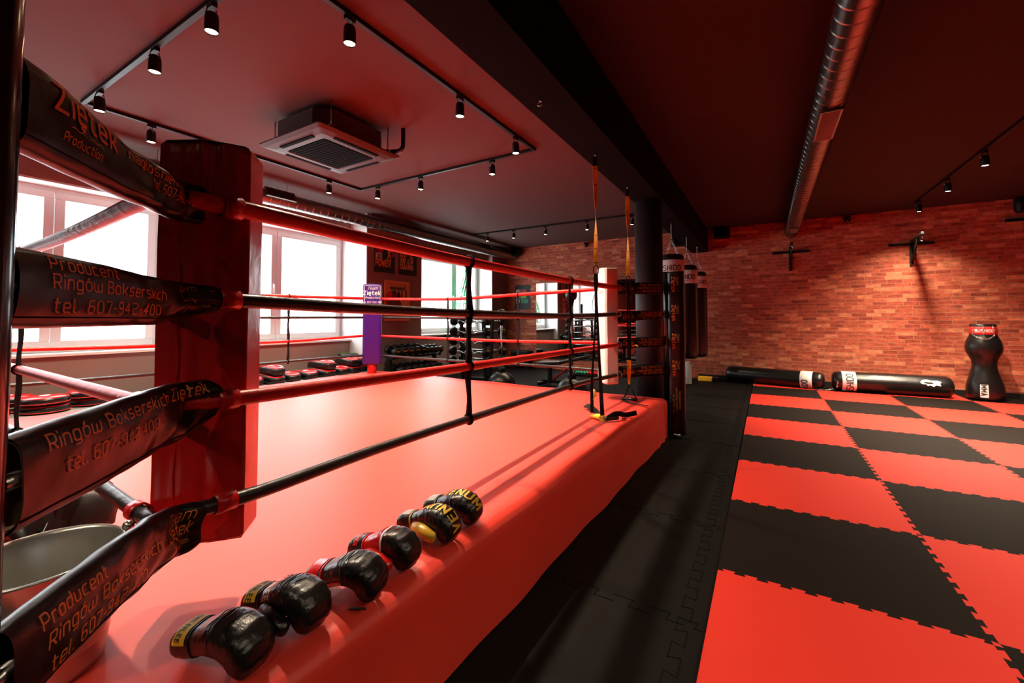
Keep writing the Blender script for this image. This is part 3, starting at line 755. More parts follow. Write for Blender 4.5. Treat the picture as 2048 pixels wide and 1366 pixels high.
# ================================================================== TRACK LIGHTS
def rail(a, b, label):
    a = Vector(a); b = Vector(b); d = b-a
    o = MB().box(((a.x+b.x)/2, (a.y+b.y)/2, ZC-0.016), (abs(d.x)+.036, abs(d.y)+.036, 0.032), bev=.003).build('light_track', 'darkmetal')
    tag(o, label, 'light track', 'ceiling light tracks')
rail((-5.21, 1.23), (-2.25, 1.23), 'black ceiling light track, nearest side of the rectangle above ring')
rail((-5.21, 4.26), (-2.25, 4.26), 'black ceiling light track, side of the rectangle furthest from viewer')
rail((-5.21, 1.27), (-5.21, 4.22), 'black ceiling light track, window side of the rectangle above ring')
rail((-2.25, 1.27), (-2.25, 4.22), 'black ceiling light track, beam side of the rectangle above ring')
rail((-5.8, 7.93), (-1.42, 7.93), 'straight black ceiling light track in front of brick wall at far left bay')
rail((2.21, -1.0), (2.21, 9.6), 'straight black ceiling light track over the checkered mats')
def make_spot():
    t = thing('track_spotlight', 'x', 'spotlight', (0, 0, 0), 0, 'track spotlights')
    MB().box((0, 0, -0.044), (0.034, 0.07, 0.028), bev=.004).build('track_adapter', 'darkmetal', t)
    m = MB()
    m.tube([(-.022, 0, -.055), (-.030, 0, -.085), (-.036, 0, -.115)], .004, 6).tube([(.022, 0, -.055), (.030, 0, -.085), (.036, 0, -.115)], .004, 6)
    m.build('yoke', 'metal', t)
    m = MB().lathe([(0.0, -.085), (.024, -.086), (.032, -.092), (.036, -.104), (.038, -.13), (.0385, -.205), (.036, -.208), (.034, -.198)], n=24, cap=False)
    h = m.build('lamp_housing', 'darkmetal', t)
    MB().lathe([(0.034, -.199), (.0, -.2)], n=20, cap=False).build('lens', 'bulb', h)
    return t
spot0 = make_spot()
used = [False]
def spot(x, y, rz, label, power=1.0, tilt=(0, 0), angle=104, blend=.9):
    o = spot0 if not used[0] else dup(spot0)
    used[0] = True
    o.location = (x, y, ZC); o.rotation_euler = (0, 0, rz); o['label'] = label
    L = bpy.data.lights.new('spot_beam', 'SPOT'); L.energy = SPOT_POWER*power; L.color = TRACK_WARM
    L.spot_size = math.radians(angle); L.spot_blend = blend; L.shadow_soft_size = 0.033
    lo = bpy.data.objects.new('spot_beam', L); COL.objects.link(lo); lo.location = (x, y, ZC-.212); lo.rotation_euler = (tilt[0], tilt[1], 0)
R_ = 'black spotlight on the track rectangle above ring, '
spot(-2.88, 1.23, PI/2, R_+'near side, closest to beam')
spot(-3.70, 1.23, PI/2, R_+'near side, middle one')
spot(-4.80, 1.23, PI/2, R_+'near side, closest to windows')
spot(-5.21, 1.72, 0, R_+'window side, beside red corner pad')
spot(-5.21, 3.72, 0, R_+'window side, beyond the air unit')
spot(-4.84, 4.26, PI/2, R_+'far side, closest to windows')
spot(-4.00, 4.26, PI/2, R_+'far side, middle one')
spot(-2.83, 4.26, PI/2, R_+'far side, closest to beam')
spot(-2.25, 3.84, 0, R_+'beam side, beside the far corner')
spot(-2.25, 2.88, 0, R_+'beam side, middle one')
spot(-2.25, 1.74, 0, R_+'beam side, nearest and largest in view')
B_ = 'small black spotlight on the back bay track, '
for x, l in ((-5.40, 'at its window end'), (-4.70, 'second from window end'), (-3.93, 'third from window end'), (-3.01, 'fourth from window end'), (-2.12, 'partly behind yellow strap by column')):
    spot(x, 7.93, PI/2, B_+l, .35)
Q_ = 'black spotlight on the right bay track, '
for y, l, pw in ((9.42, 'closest to brick wall', 1.2), (8.12, 'middle of three in view', 3.2), (6.96, 'furthest from brick wall', 3.2)):
    spot(2.21, y, 0, Q_+l, pw, angle=124, blend=1.0)
for y, l in ((5.75, 'fourth from the wall'), (4.55, 'fifth from the wall'), (3.35, 'sixth from the wall'), (2.0, 'seventh from the wall'), (.7, 'eighth from the wall'), (-.6, 'ninth from the wall')):
    spot(2.21, y, 0, Q_+l+', beyond the frame', .5 if y > 1 else .8, angle=130, blend=1.0)
rail((-3.4, -1.7), (1.2, -1.7), 'added unseen ceiling light track behind the viewer')  # unseen track, added with its spotlights to brighten the red corner pad
for x, l in ((-2.2, 'nearest the windows'), (-.7, 'middle one'), (.8, 'nearest the beam')):
    spot(x, -1.7, PI/2, 'added unseen spotlight on the track behind the viewer, '+l, .8, angle=120, blend=1.0)
# ================================================================== CEILING EQUIPMENT
ac = thing('air_conditioner', 'grey ceiling cassette air conditioner hanging inside the track light rectangle', 'air conditioner', (-3.735, 2.695, 2.985))
def octo(h, c): return [(-h+c, -h), (h-c, -h), (h, -h+c), (h, h-c), (h-c, h), (-h+c, h), (-h, h-c), (-h, -h+c)]
MB().prism(octo(.40, .13), .05, .255).build('body', 'acgrey', ac)
m = MB(); rs = []
for h, z in ((.475, .052), (.475, .04), (.44, .018), (.37, .002), (.30, 0), (.29, .006)):
    n = 12; ring_ = []
    for sx, sy in ((-1, -1), (1, -1), (1, 1), (-1, 1)):
        for k in range(4):
            a = {(-1, -1): PI, (1, -1): 1.5*PI, (1, 1): 0, (-1, 1): .5*PI}[(sx, sy)]+k*PI/6
            r = .03; ring_.append(Vector((sx*(h-r)+r*math.cos(a), sy*(h-r)+r*math.sin(a), z)))
    rs.append(ring_)
m.rings(rs, False, False); m.add(rs[0], [tuple(range(16))]); m.build('fascia', 'acgrey', ac)
m = MB(); m.box((0, 0, .004), (.56, .56, .006))
for k in range(14): m.box((0, -.25+k*.0385, .0), (.54, .012, .006))
m.build('intake_grille', 'acdark', ac)
for k, (dx, dy) in enumerate(((0, -1), (1, 0), (0, 1), (-1, 0))):
    m = MB().box((dx*.375, dy*.375, .0025), (.50 if dx == 0 else .035, .50 if dy == 0 else .035, .012)); m.build('air_outlet', 'acdark', ac)
for sx, sy in ((-1, -1), (1, -1), (1, 1), (-1, 1)):
    MB().tube([(sx*.44, sy*.33, .045), (sx*.44, sy*.33, ZC-2.985)], .006, 8).box((sx*.43, sy*.33, .075), (.06, .04, .008)).build('hanger_rod', 'metal', ac)
MB().tube(smooth_path([(.42, .40, .09), (.50, .42, .085), (.545, .43, .11), (.555, .43, .17), (.555, .43, ZC-2.985)], 5), .022, 12).build('refrigerant_pipe', 'blackvinyl', ac)

def duct(x, z, r, y0, y1, pitch, label, grilles, gdir):
    t = thing('spiral_duct', label, 'air duct', (x, y0, z))
    prof = []; y = 0.0; L = y1-y0
    while y < L:
        prof += [(r, y), (r, y+.004), (r, min(L, y+pitch-.018)), (r, min(L, y+pitch-.0125)), (r+.0035, min(L, y+pitch-.0095)), (r+.0035, min(L, y+pitch-.0035))]
        y += pitch
    prof.append((r, L))
    MB().lathe(prof, n=36, axis='y').build('duct_body', 'duct', t)
    for gy, gl in grilles:
        m = MB(); gd = Vector(gdir).normalized(); u = Vector((0, 1, 0)); v = gd.cross(u)
        R = Matrix((v, u, gd)).transposed()
        c = Vector((0, gy-y0, 0))+gd*(r+.008)
        for s_ in (-1, 1):
            m.box(c+v*(s_*.065), (.014, gl, .022), R); m.box(c+u*(s_*gl/2), (.144, .014, .022), R)
        k = int(gl/.024)
        for i in range(k): m.box(c+gd*.003+u*(-gl/2+(i+.5)*gl/k), (.12, .009, .012), R @ Matrix.Rotation(.5, 3, 'X'))
        m.build('air_grille', 'duct', t); MB().box(c-gd*.009, (.13, gl, .004), R).build('grille_back', 'acdark', t)
    for gy in [y0+.7+i*1.55 for i in range(int(L/1.55))]:
        MB().tube([(0, gy-y0, r), (0, gy-y0, ZC-z)], .004, 6).build('hanger_rod', 'metal', t)
    return t
duct(-6.02, 3.06, 0.108, -3.3, 10.15, 0.13, 'silver spiral duct running under ceiling along the windows', [(3.45, .42), (8.6, .42)], (.75, 0, .35))
duct(0.47, 3.06, 0.112, -3.3, 10.15, 0.13, 'silver spiral duct running under the dark ceiling above the mats', [(4.35, .62), (9.3, .45)], (.0, 0, -1))

def speaker(x, z, label, w=.32, h=.24, tilt=0):
    t = thing('wall_speaker', label, 'speaker', (x, YB, z), 0, 'small black wall speakers')
    m = MB(); sec = []
    for zz, f in ((-h/2, .86), (-h/2+.02, .97), (0, 1), (h/2-.02, .97), (h/2, .86)):
        sec.append([Vector((math.copysign(abs(math.cos(2*PI*k/20))**.6, math.cos(2*PI*k/20))*w/2*f, -.15+math.copysign(abs(math.sin(2*PI*k/20))**.8, math.sin(2*PI*k/20))*.09*f, zz)) for k in range(20)])
    m.rings(sec, True, True); m.build('cabinet', 'darkmetal', t)
    MB().grid(lambda u, v: Vector(((u-.5)*w*.8, -.150-.089*(max(0, 1-abs((u-.5)*1.6)**2.6))**.45-.003, (v-.5)*h*.8)), 10, 2).build('speaker_grille', 'acdark', t)
    MB().box((0, -.035, 0), (.06, .07, .05)).build('bracket', 'darkmetal', t)
speaker(-5.90, 3.17, 'black wall speaker near the window corner of brick wall')
speaker(-1.66, 3.07, 'black wall speaker just left of the ceiling beam end')
speaker(-0.77, 3.16, 'black wall speaker just right of the ceiling beam end')
speaker(3.66, 3.16, 'black wall speaker at the right edge of brick wall')
def cctv(x, z, label):
    t = thing('security_camera', label, 'camera', (x, YB, z), 0, 'small ceiling cameras')
    MB().lathe([(.055, 0), (.06, .02), (.06, .05)], (0, -.09, 0), 20).build('mount', 'darkmetal', t)
    MB().sphere((0, -.09, -.01), .052, 18, 10).build('dome', 'postblack', t)
    MB().box((0, -.02, .03), (.05, .06, .03)).build('bracket', 'darkmetal', t)
cctv(-3.87, 3.20, 'small black camera on brick wall behind first yellow strap')
cctv(1.36, 3.20, 'small black camera on brick wall right of the spiral duct')

# ================================================================== WALL BRACKETS
def wall_bracket(x, label, z=2.66):
    t = thing('bag_bracket', label, 'bracket', (x, YB, z), 0, 'black steel bag brackets on brick wall')
    MB().box((0, -.02, 0), (.62, .035, .045), bev=.003).build('crossbar', 'darkmetal', t)
    MB().box((0, -.02, -.19), (.05, .035, .38), bev=.003).build('upright', 'darkmetal', t)
    MB().box((0, -.35, .06), (.04, .66, .04), Matrix.Rotation(-.09, 3, 'X'), bev=.003).build('arm', 'darkmetal', t)
    MB().tube([(0, -.03, -.34), (0, -.42, .045)], .019, 4).build('brace', 'darkmetal', t)
    m = MB(); m.tube([(0, -.64, .06), (0, -.64, .03), (.012, -.64, .01), (.012, -.64, -.025), (0, -.64, -.045), (-.014, -.64, -.03)], .006, 8); m.build('hook', 'metal', t)
wall_bracket(.45, 'black steel bag bracket on brick wall, middle between duct and lying bags')
wall_bracket(2.27, 'black steel bag bracket on brick wall with lit arm above lying bag')
wall_bracket(3.75, 'black steel bag bracket partly cut by the right edge', 2.94)

# ================================================================== HEAVY BAGS
def chain(mb, a, b, lk=.034, w=.010, r=.0028):
    a = Vector(a); b = Vector(b); d = b-a; n = max(1, int(d.length/(lk*.78))); t = d.normalized(); u = t.orthogonal().normalized(); v = t.cross(u)
    for i in range(n):
        c = a+d*((i+.5)/n); s = u if i % 2 == 0 else v; L = d.length/n*.64
        pts = [c+t*(L*.5*math.cos(2*PI*k/10)*1.0+math.copysign(L*.18, math.cos(2*PI*k/10)))+s*(w*math.sin(2*PI*k/10)) for k in range(10)]
        mb.tube(pts, r, 5, closed=True)
def heavy_bag(x, y, ztop, zbot, r, label, ta):
    t = thing('hanging_heavy_bag', label, 'punching bag', (x, y, zbot), 0, 'black heavy bags hanging from the beam')
    H = ztop-zbot
    MB().lathe([(0, 0), (r*.6, .004), (r*.86, .025), (r*.97, .07), (r, .14), (r*1.01, H*.5), (r, H-.10), (r*.97, H-.04), (r*.85, H-.008), (r*.6, H), (0, H)], n=36, cap=False).build('bag_body', 'bagleather', t)
    b0, b1 = H-.33, H-.095
    MB().lathe([(r+.001, b0), (r+.004, b0+.003), (r+.004, b1-.003), (r+.001, b1)], n=48, cap=False).build('band', 'whitevinyl', t)
    m = MB()
    f = lambda u, v: Vector(((r+.006)*math.cos(ta+u/r), (r+.006)*math.sin(ta+u/r), b0+.075+v))
    stroke_mesh(m, 'BUSHIDO', .075, f, .12, align='c', xs=.92, step=.12)
    f2 = lambda u, v: Vector(((r+.006)*math.cos(ta+u/r), (r+.006)*math.sin(ta+u/r), b0+.035+v))
    stroke_mesh(m, 'SPORT & COMBAT', .016, f2, .1, align='c', step=.3)
    m.build('lettering', 'blackprint', t)
    m = MB(); top = Vector((0, 0, 2.775-zbot)); mid = top-Vector((0, 0, .25))
    chain(m, top, mid)
    for k in range(4):
        a = PI/4+k*PI/2; chain(m, mid, (r*.8*math.cos(a), r*.8*math.sin(a), H-.005))
    m.build('chain', 'metal', t)
    MB().tube([(0.0, 0, 2.79-zbot), (0, 0, 2.775-zbot), (.012, 0, 2.765-zbot), (.0, 0, 2.745-zbot), (-.012, 0, 2.765-zbot)], .005, 6).build('hook', 'metal', t)
heavy_bag(-1.215, 6.77, 2.30, .70, .178, 'black hanging heavy bag with white band, nearest of three behind the post', math.radians(-98))
heavy_bag(-1.185, 8.03, 2.27, .62, .170, 'black hanging heavy bag with white band, middle of three under the beam', math.radians(-100))
heavy_bag(-1.175, 9.30, 2.27, .55, .170, 'black hanging heavy bag with white band, last one near brick wall', math.radians(-62))

def lying_bag(x0, y0, x1, y1, r, label, bands, texts):
    a = Vector((x0, y0, r+TH+.004)); b = Vector((x1, y1, r+TH+.004)); d = b-a; L = d.length; ang = math.atan2(d.y, d.x)
    t = thing('floor_heavy_bag', label, 'punching bag', (a.x, a.y, 0), ang, 'long black bags lying along brick wall')
    z = r+TH+.004
    MB().lathe([(0, 0), (r*.62, .004), (r*.88, .03), (r*.98, .08), (r, .15), (r*1.015, L*.5), (r, L-.15), (r*.98, L-.08), (r*.88, L-.03), (r*.62, L-.004), (0, L)], (0, 0, z), 36, axis='x', cap=False).build('bag_body', 'bagleather', t)
    for s0, s1 in bands: MB().lathe([(r+.001, s0), (r+.005, s0+.003), (r+.005, s1-.003), (r+.001, s1)], (0, 0, z), 44, axis='x', cap=False).build('band', 'whitevinyl', t)
    for txt, s, ta, size, up, m_, al in texts:
        m = MB(); rr = r+.008
        def f(u, v): # runs around the bag; letter tops point along +x*up
            aa = ta+u/rr*up
            return Vector((s+v*up, rr*math.cos(aa), z+rr*math.sin(aa)))
        stroke_mesh(m, txt, size, f, .12, align=al, xs=.9, step=.12); m.build('lettering', m_, t)
    return t
b1 = lying_bag(-.72, 10.02, .90, 9.62, .155, 'long black bag lying against brick wall beside the black floor strip', [(1.31, 1.50)], [('BUSHIDO', 1.43, math.radians(250), .085, -1, 'blackprint', 'c')])
b2 = lying_bag(1.01, 9.66, 2.60, 9.68, .172, 'long black bag lying on mats in front of brick wall, white logo at end', [(.135, .335)], [('BUSHIDO', .285, math.radians(198), .090, -1, 'blackprint', 'c')])
m = MB(); c0, cz, rr = 1.28, .172+TH+.004, .176
def bl(u, v):
    th = math.radians(158)-v/rr; return Vector((c0+u, rr*math.cos(th), cz+rr*math.sin(th)))
out = [(-.12, .01), (-.09, .05), (-.03, .06), (.02, .045), (.09, .05), (.14, .03), (.12, -.005), (.13, -.04), (.07, -.03), (.04, -.06), (.0, -.035), (-.03, -.05), (-.05, -.02), (-.10, -.02)]
m.add([bl(*p) for p in out], [tuple(range(len(out)))]); m.build('logo_patch', 'whitevinyl', b2)
m = MB(); m.add([bl(p[0]*.4-.03, p[1]*.35)*1.0+Vector((0, -.0025, .001)) for p in out], [tuple(range(len(out)))]); m.build('logo_print', 'blackprint', b2)
m = MB(); chain(m, (.02, -.12, .06), (-.10, -.17, .035), .03); chain(m, (-.10, -.17, .035), (-.30, -.13, .032), .03); chain(m, (.07, -.17, .22), (.05, -.178, .09), .03); m.build('chain', 'metal', b2)

# grappling dummy style torso bag
du = thing('standing_torso_bag', 'black waisted training bag standing on mats with red band at top', 'punching bag', (2.985, 9.72, TH))
def dsec(z, r): return [Vector((r*math.cos(2*PI*k/40), r*.82*math.sin(2*PI*k/40), z)) for k in range(40)]
P_ = [(.10, 0), (.19, .008), (.215, .04), (.224, .12), (.218, .22), (.195, .32), (.165, .42), (.147, .50), (.143, .56), (.150, .63), (.178, .70), (.205, .76), (.216, .82), (.212, .88), (.195, .95), (.172, 1.00), (.157, 1.04), (.153, 1.10), (.153, 1.18), (.150, 1.205), (.13, 1.215), (0.001, 1.216)]
MB().rings([dsec(z, r) for r, z in P_], True, True).build('bag_body', 'bagleather', du)
MB().rings([dsec(z, r) for r, z in ((.155, 1.045), (.159, 1.05), (.158, 1.165), (.154, 1.17))], False, True).build('band', 'redprint', du)
m = MB(); f = lambda u, v: Vector((.1615*math.cos(math.radians(-97)+u/.157), .1615*.82*math.sin(math.radians(-97)+u/.157), 1.085+v))
stroke_mesh(m, 'BUSHIDO', .042, f, .11, align='c', xs=.92, step=.12); m.build('lettering', 'paleprint', du)
m = MB()
def lab(u, v, e=.004):
    a = math.radians(-98)+u/.21
    i = max(j for j in range(len(P_)-1) if P_[j][1] <= max(v, .001)); rr = lerp(P_[i][0], P_[i+1][0], (v-P_[i][1])/(P_[i+1][1]-P_[i][1]))+e
    return Vector((rr*math.cos(a), rr*.82*math.sin(a), v))
m.grid(lambda u, v: lab(-.075+.085*u, .06+.20*v), 4, 12); m.build('label_patch', 'whitevinyl', du)
m = MB(); stroke_mesh(m, 'MMA', .055, lambda u, v: lab(-.062+v, .250-u, .007), .16, xs=1.0, step=.2); m.build('lettering', 'blackprint', du)
m = MB(); q = Vector((-.03, -.150, .985))
for a in (-150, -105, -62):
    s = Vector((.15*math.cos(math.radians(a)), .13*math.sin(math.radians(a))-.008, 1.20)); w1 = Vector((s.x*1.10, s.y*1.13-.016, 1.03)); chain(m, s, w1, .03)
    chain(m, w1, (q.x+(w1.x-q.x)*.15, q.y-.035, q.z-.02+.0*a), .03)
m.tube([q+Vector((.016*math.cos(k*PI/5), -.035, .016*math.sin(k*PI/5))) for k in range(10)], .004, 6, closed=True); m.build('chain', 'metal', du)

# ================================================================== SUSPENSION STRAPS
def suspension(x, y, label, seed, kind):
    t = thing('suspension_trainer', label, 'suspension trainer', (x, y, 0), 0, 'yellow and black straps hanging from the beam')
    zt = 2.79
    m = MB().tube([(0, 0, zt), (0, 0, zt-.02), (.014, 0, zt-.035), (.012, 0, zt-.058), (-.008, 0, zt-.062), (-.014, 0, zt-.04)], .005, 8); m.build('hook', 'metal', t)
    wd = Vector((.93, .37, 0))
    MB().strap([(0, 0, zt-.045), (0, 0, zt-.12)], .04, .02, wd).build('anchor_loop', 'blackfabric', t)
    n = 30; pts = []; wds = []
    for i in range(n+1):
        f = i/n; pts.append((.004*math.sin(f*3), 0, lerp(zt-.11, 1.79, f)))
        a = math.atan2(wd.y, wd.x)+PI*max(0, min(1, (f-.15)/.75)); wds.append(Vector((math.cos(a), math.sin(a), 0)))
    ys_ = MB().strap(pts, .038, .003, wds).build('yellow_strap', 'yellow', t)
    m = MB()
    for f in (.06, .20, .36, .72, .86, .97):
        i = int(f*n); p = Vector(pts[i]); m.box(p, (.026, .006, .004), Matrix.Rotation(math.atan2(wds[i].y, wds[i].x), 3, 'Z'))
    m.build('strap_stitching', 'blackprint', ys_)
    z1 = 1.78
    MB().tube([(.022*math.cos(2*PI*k/14)*wd.x, .022*math.cos(2*PI*k/14)*wd.y, z1-.03+.045*math.sin(2*PI*k/14)) for k in range(14)], .005, 8, closed=True).build('carabiner', 'darkmetal', t)
    MB().strap([(0, 0, 1.72), (0, 0, 1.64), (0, 0, 1.57)], [.034, .040, .026], .022, wd).build('grip_sleeve', 'blackfabric', t)
    return t, wd
t, wd = suspension(-1.262, 3.53, 'yellow and black suspension strap hanging nearer to viewer, handles on canvas', 1, 0)
z0 = ZD+.008
MB().strap([(0, 0, 1.58), (.012, .004, 1.3), (.022, .01, .95), (.034, .02, .62), (.040, .02, z0+.035)], [.016, .018, .024, .034, .036], .006, wd).build('webbing', 'blackfabric', t)
MB().strap([(0, 0, 1.58), (-.008, 0, 1.3), (-.03, .0, 1.0), (-.05, .01, .72), (-.055, .03, z0+.045)], [.008, .010, .016, .026, .032], .006, wd).build('webbing', 'blackfabric', t)
MB().tube([(0, 0, 1.57), (-.03, .0, 1.49), (-.035, 0, 1.42), (-.018, 0, 1.39), (.012, 0, 1.42), (.012, 0, 1.52)], .0022, 6).build('cord_loop', 'blackfabric', t)
MB().strap([(-.06, .10, .70), (-.03, .05, .66), (-.05, .02, .63)], .02, .004, wd).build('yellow_tab', 'yellow', t)
MB().strap([(-.09, .12, z0), (-.02, .04, z0+.02), (.04, .0, z0+.025), (.085, -.045, z0+.006)], [.045, .06, .06, .045], .012, (.5, .6, .3)).build('yellow_tab', 'yellow', t)
MB().strap(smooth_path([(-.02, .12, z0+.01), (-.11, .24, z0+.025), (-.20, .33, z0+.035), (-.26, .40, z0+.02)], 4), .045, .012, (.6, .5, .5)).build('foot_strap', 'blackfabric', t)
MB().strap(smooth_path([(.09, -.02, z0+.02), (.13, .05, z0+.05), (.17, .12, z0+.045), (.16, .20, z0+.02), (.2, .26, z0+.015), (.26, .30, z0+.03)], 4), .042, .010, (.3, .2, .9)).build('foot_strap', 'blackfabric', t)
MB().tube([(.08, -.04, z0+.02), (.16, .07, z0+.02)], .018, 12).build('handle_grip', 'blackvinyl', t)
t, wd = suspension(-1.28, 4.60, 'yellow and black suspension strap hanging beside white pad, handle resting on canvas corner', 2, 1)
MB().strap([(0, 0, 1.58), (-.012, 0, 1.3), (.0, 0, 1.08), (.0, 0, .86)], [.014, .016, .026, .034], .006, wd).build('webbing', 'blackfabric', t)
MB().strap([(0, 0, 1.58), (.022, 0, 1.35), (.015, 0, 1.1), (.006, .004, .86)], [.012, .014, .020, .03], .006, wd).build('webbing', 'blackfabric', t)
MB().strap([(.0, 0, .88), (0, 0, .74), (.0, 0, .62)], [.045, .036, .018], .010, wd).build('yellow_tab', 'yellow', t)
MB().strap([(.035, -.01, 1.03), (.085, -.01, 1.045), (.10, -.01, 1.03)], .014, .004, (0, 0, 1)).build('yellow_tab', 'yellow', t)
MB().strap([(0, 0, .62), (-.02, -.04, .53), (-.035, -.09, z0+.02)], .012, .004, (.9, .3, 0)).build('webbing', 'blackfabric', t)
MB().strap([(0, 0, .62), (.06, -.06, .54), (.11, -.12, z0+.025)], .012, .004, (.9, .3, 0)).build('webbing', 'blackfabric', t)
MB().tube([(-.05, -.08, z0+.016), (.115, -.115, z0+.016)], .016, 12).build('handle_grip', 'blackvinyl', t)
MB().strap(smooth_path([(-.05, -.10, z0+.004), (.04, -.20, z0+.006), (.14, -.26, z0+.006), (.27, -.30, z0+.004)], 4), .026, .005, (.4, .8, 0)).build('foot_strap', 'blackfabric', t)
hk = thing('eye_hook', 'small metal eye hook under the beam without any strap', 'hook', (-1.26, 2.47, 2.79))
MB().tube([(0, 0, 0), (0, 0, -.015)], .005, 8).build('shank', 'metal', hk)
MB().tube([(0.016*math.sin(2*PI*k/14), 0, -.031+.016*math.cos(2*PI*k/14)) for k in range(14)], .004, 8, closed=True).build('eye', 'metal', hk)
# ================================================================== POSTERS AND MIRROR
def flat(fn, poly): return [fn(*p) for p in poly]
def figure(m, fn, x, y, s):
    """small standing boxer silhouette built of limbs"""
    def limb(pts, w):
        pts = [Vector(p) for p in pts]
        for i in range(len(pts)-1):
            d = (pts[i+1]-pts[i]).normalized(); n = Vector((-d.y, d.x)); w0, w1 = w[i], w[i+1]
            q = [pts[i]+n*w0, pts[i]-n*w0, pts[i+1]-n*w1, pts[i+1]+n*w1]
            m.add([fn(x+p.x*s, y+p.y*s) for p in q], [(0, 1, 2, 3)])
    limb([(.0, .50), (.02, .80), (.06, .84)], [.09, .13, .06]); limb([(0, .52), (-.10, .26), (-.16, .0), (-.08, 0)], [.08, .06, .035, .03])
    limb([(.02, .52), (.14, .28), (.14, .0), (.22, 0)], [.08, .06, .035, .03]); limb([(.05, .78), (.22, .72), (.34, .80)], [.05, .04, .05]); limb([(-.06, .78), (-.14, .64), (.02, .70)], [.05, .04, .05])
    m.add([fn(x+(.06+.07*math.cos(k*PI/5))*s, y+(.93+.085*math.sin(k*PI/5))*s) for k in range(10)], [tuple(range(10))])
p1 = thing('boxing_poster', 'black poster on pier with lettering in red, white and orange, left of two upper', 'poster', (XW, 5.725, 2.565))
MB().box((.004, 0, 0), (.006, .51, .69)).build('sheet', 'poster', p1)
fx = lambda u, v: Vector((.0085, u, v))
for tx, y, sz, mt, xs in (('TURN THE', .16, .085, 'paleprint', .86), ('PAIN', .04, .10, 'redprint', .62), ('INTO', -.08, .095, 'paleprint', .55), ('POWER', -.22, .115, 'orange', .72)):
    m = MB(); stroke_mesh(m, tx, sz, lambda u, v, y=y: fx(-.225+u, y+v), .17, xs=xs, gap=.15); m.build('lettering', mt, p1)
m = MB(); figure(m, fx, .10, -.11, .26); m.build('boxer_print', 'posterpaper', p1)
m = MB(); m.add([fx(a, b) for a, b in ((.185, -.02), (.235, -.02), (.235, .13), (.21, .16), (.185, .13))], [(0, 1, 2, 3, 4)]); m.build('bag_print', 'redprint', p1)
p2 = thing('boxing_poster', 'black poster on pier with tall tan lettering, right of two upper', 'poster', (XW, 6.335, 2.565))
MB().box((.004, 0, 0), (.006, .51, .69)).build('sheet', 'poster', p2)
for y in (.12, -.05, -.22):
    m = MB(); stroke_mesh(m, 'BOXING', .145, lambda u, v, y=y: fx(-.215+u, y+v), .17, xs=.545, gap=.15); m.build('lettering', 'posterpaper', p2)
m = MB(); figure(m, lambda u, v: Vector((.010, u, v)), 0.0, -.12, .36); m.build('boxer_print', 'poster', p2)
p3 = thing('portrait_poster', 'cream canvas poster with boxer print hanging low on pier behind purple pad', 'poster', (XW+.003, 6.04, 1.685))
MB().box((.011, 0, 0), (.022, .66, .79), bev=.003).build('sheet', 'posterpaper', p3)
fy = lambda u, v: Vector((.0245, u, v))
m = MB()
m.strap([fy(-.28, -.345), fy(.28, -.345), fy(.28, .345), fy(-.28, .345), fy(-.28, -.345)], .008, .001, [(0, 0, 1), (0, .7, .7), (0, .7, .7), (0, .7, .7), (0, 0, 1)])
m.add([fy(-.13+.20*math.cos(2*PI*k/28), .0+.20*math.sin(2*PI*k/28)) for k in range(28)], [tuple(range(28))])
stroke_mesh(m, 'HEAVYWEIGHT CHAMPION', .028, lambda u, v: fy(u, .30+v), .12, align='c', xs=.95); m.build('red_print', 'redprint', p3)
m = MB(); f3 = lambda u, v: Vector((.0255, u, v))
stroke_mesh(m, 'MUHAMMAD', .062, lambda u, v: f3(u+.02, .215+v), .17, align='c', xs=.90, gap=.15); stroke_mesh(m, 'ALI', .15, lambda u, v: f3(.25+u, .04+v), .18, align='r', xs=.9, gap=.15)
stroke_mesh(m, 'STING LIKE A BEE', .042, lambda u, v: f3(u, -.29+v), .13, align='c', xs=.85); m.build('lettering', 'blackprint', p3)
m = MB(); f4 = lambda u, v: Vector((.0265, u-.09, v))
tor = [(-.17, -.22), (-.19, -.05), (-.13, .02), (-.05, .04), (-.045, .07), (-.06, .12), (-.045, .17), (0, .185), (.045, .17), (.06, .12), (.045, .07), (.05, .04), (.13, .02), (.19, -.05), (.17, -.22), (.08, -.25), (-.08, -.25)]
m.add([f4(*p) for p in tor], [tuple(range(len(tor)))]); m.build('boxer_print', 'skin', p3)
m = MB(); hair = [(-.062, .13), (-.058, .18), (0, .205), (.058, .18), (.062, .13), (.04, .155), (-.04, .155)]
m.add([f4(*p)+Vector((.001, 0, 0)) for p in hair], [tuple(range(len(hair)))]); m.build('hair_print', 'blackprint', p3)
p4 = thing('training_poster', 'dark poster with white and green lettering on brick wall beside mirror', 'poster', (-5.765, YB, 1.92))
MB().box((0, -.004, 0), (.49, .006, .68)).build('sheet', 'poster', p4)
fz = lambda u, v: Vector((u, -.0085, v))
for y, a, b, mb_ in ((.10, 'NO', 'PAIN', 'redprint'), (-.02, 'NO', 'GAIN', 'lime'), (-.16, 'SO', 'TRAIN', 'green')):
    m = MB(); w_ = stroke_mesh(m, a, .105, lambda u, v, y=y: fz(-.20+u, y+v), .16, xs=.6, gap=.15); m.build('lettering', 'paleprint', p4)
    m = MB(); stroke_mesh(m, b, .105, lambda u, v, y=y: fz(-.06+u, y+v), .16, xs=.58, gap=.15); m.build('lettering', mb_, p4)
mr = thing('wall_mirror', 'large frameless mirror on brick wall behind ring, left of the round column', 'mirror', (-3.83, YB, 1.27))
MB().box((0, -.006, 0), (3.02, .010, 2.02), bev=.002).build('mirror_glass', 'mirror', mr)
for sx in (-1.2, 0, 1.2):
    for sz in (-1.0, 1.0): MB().box((sx, -.012, sz), (.03, .008, .03), bev=.002).build('mirror_clip', 'metal', mr)

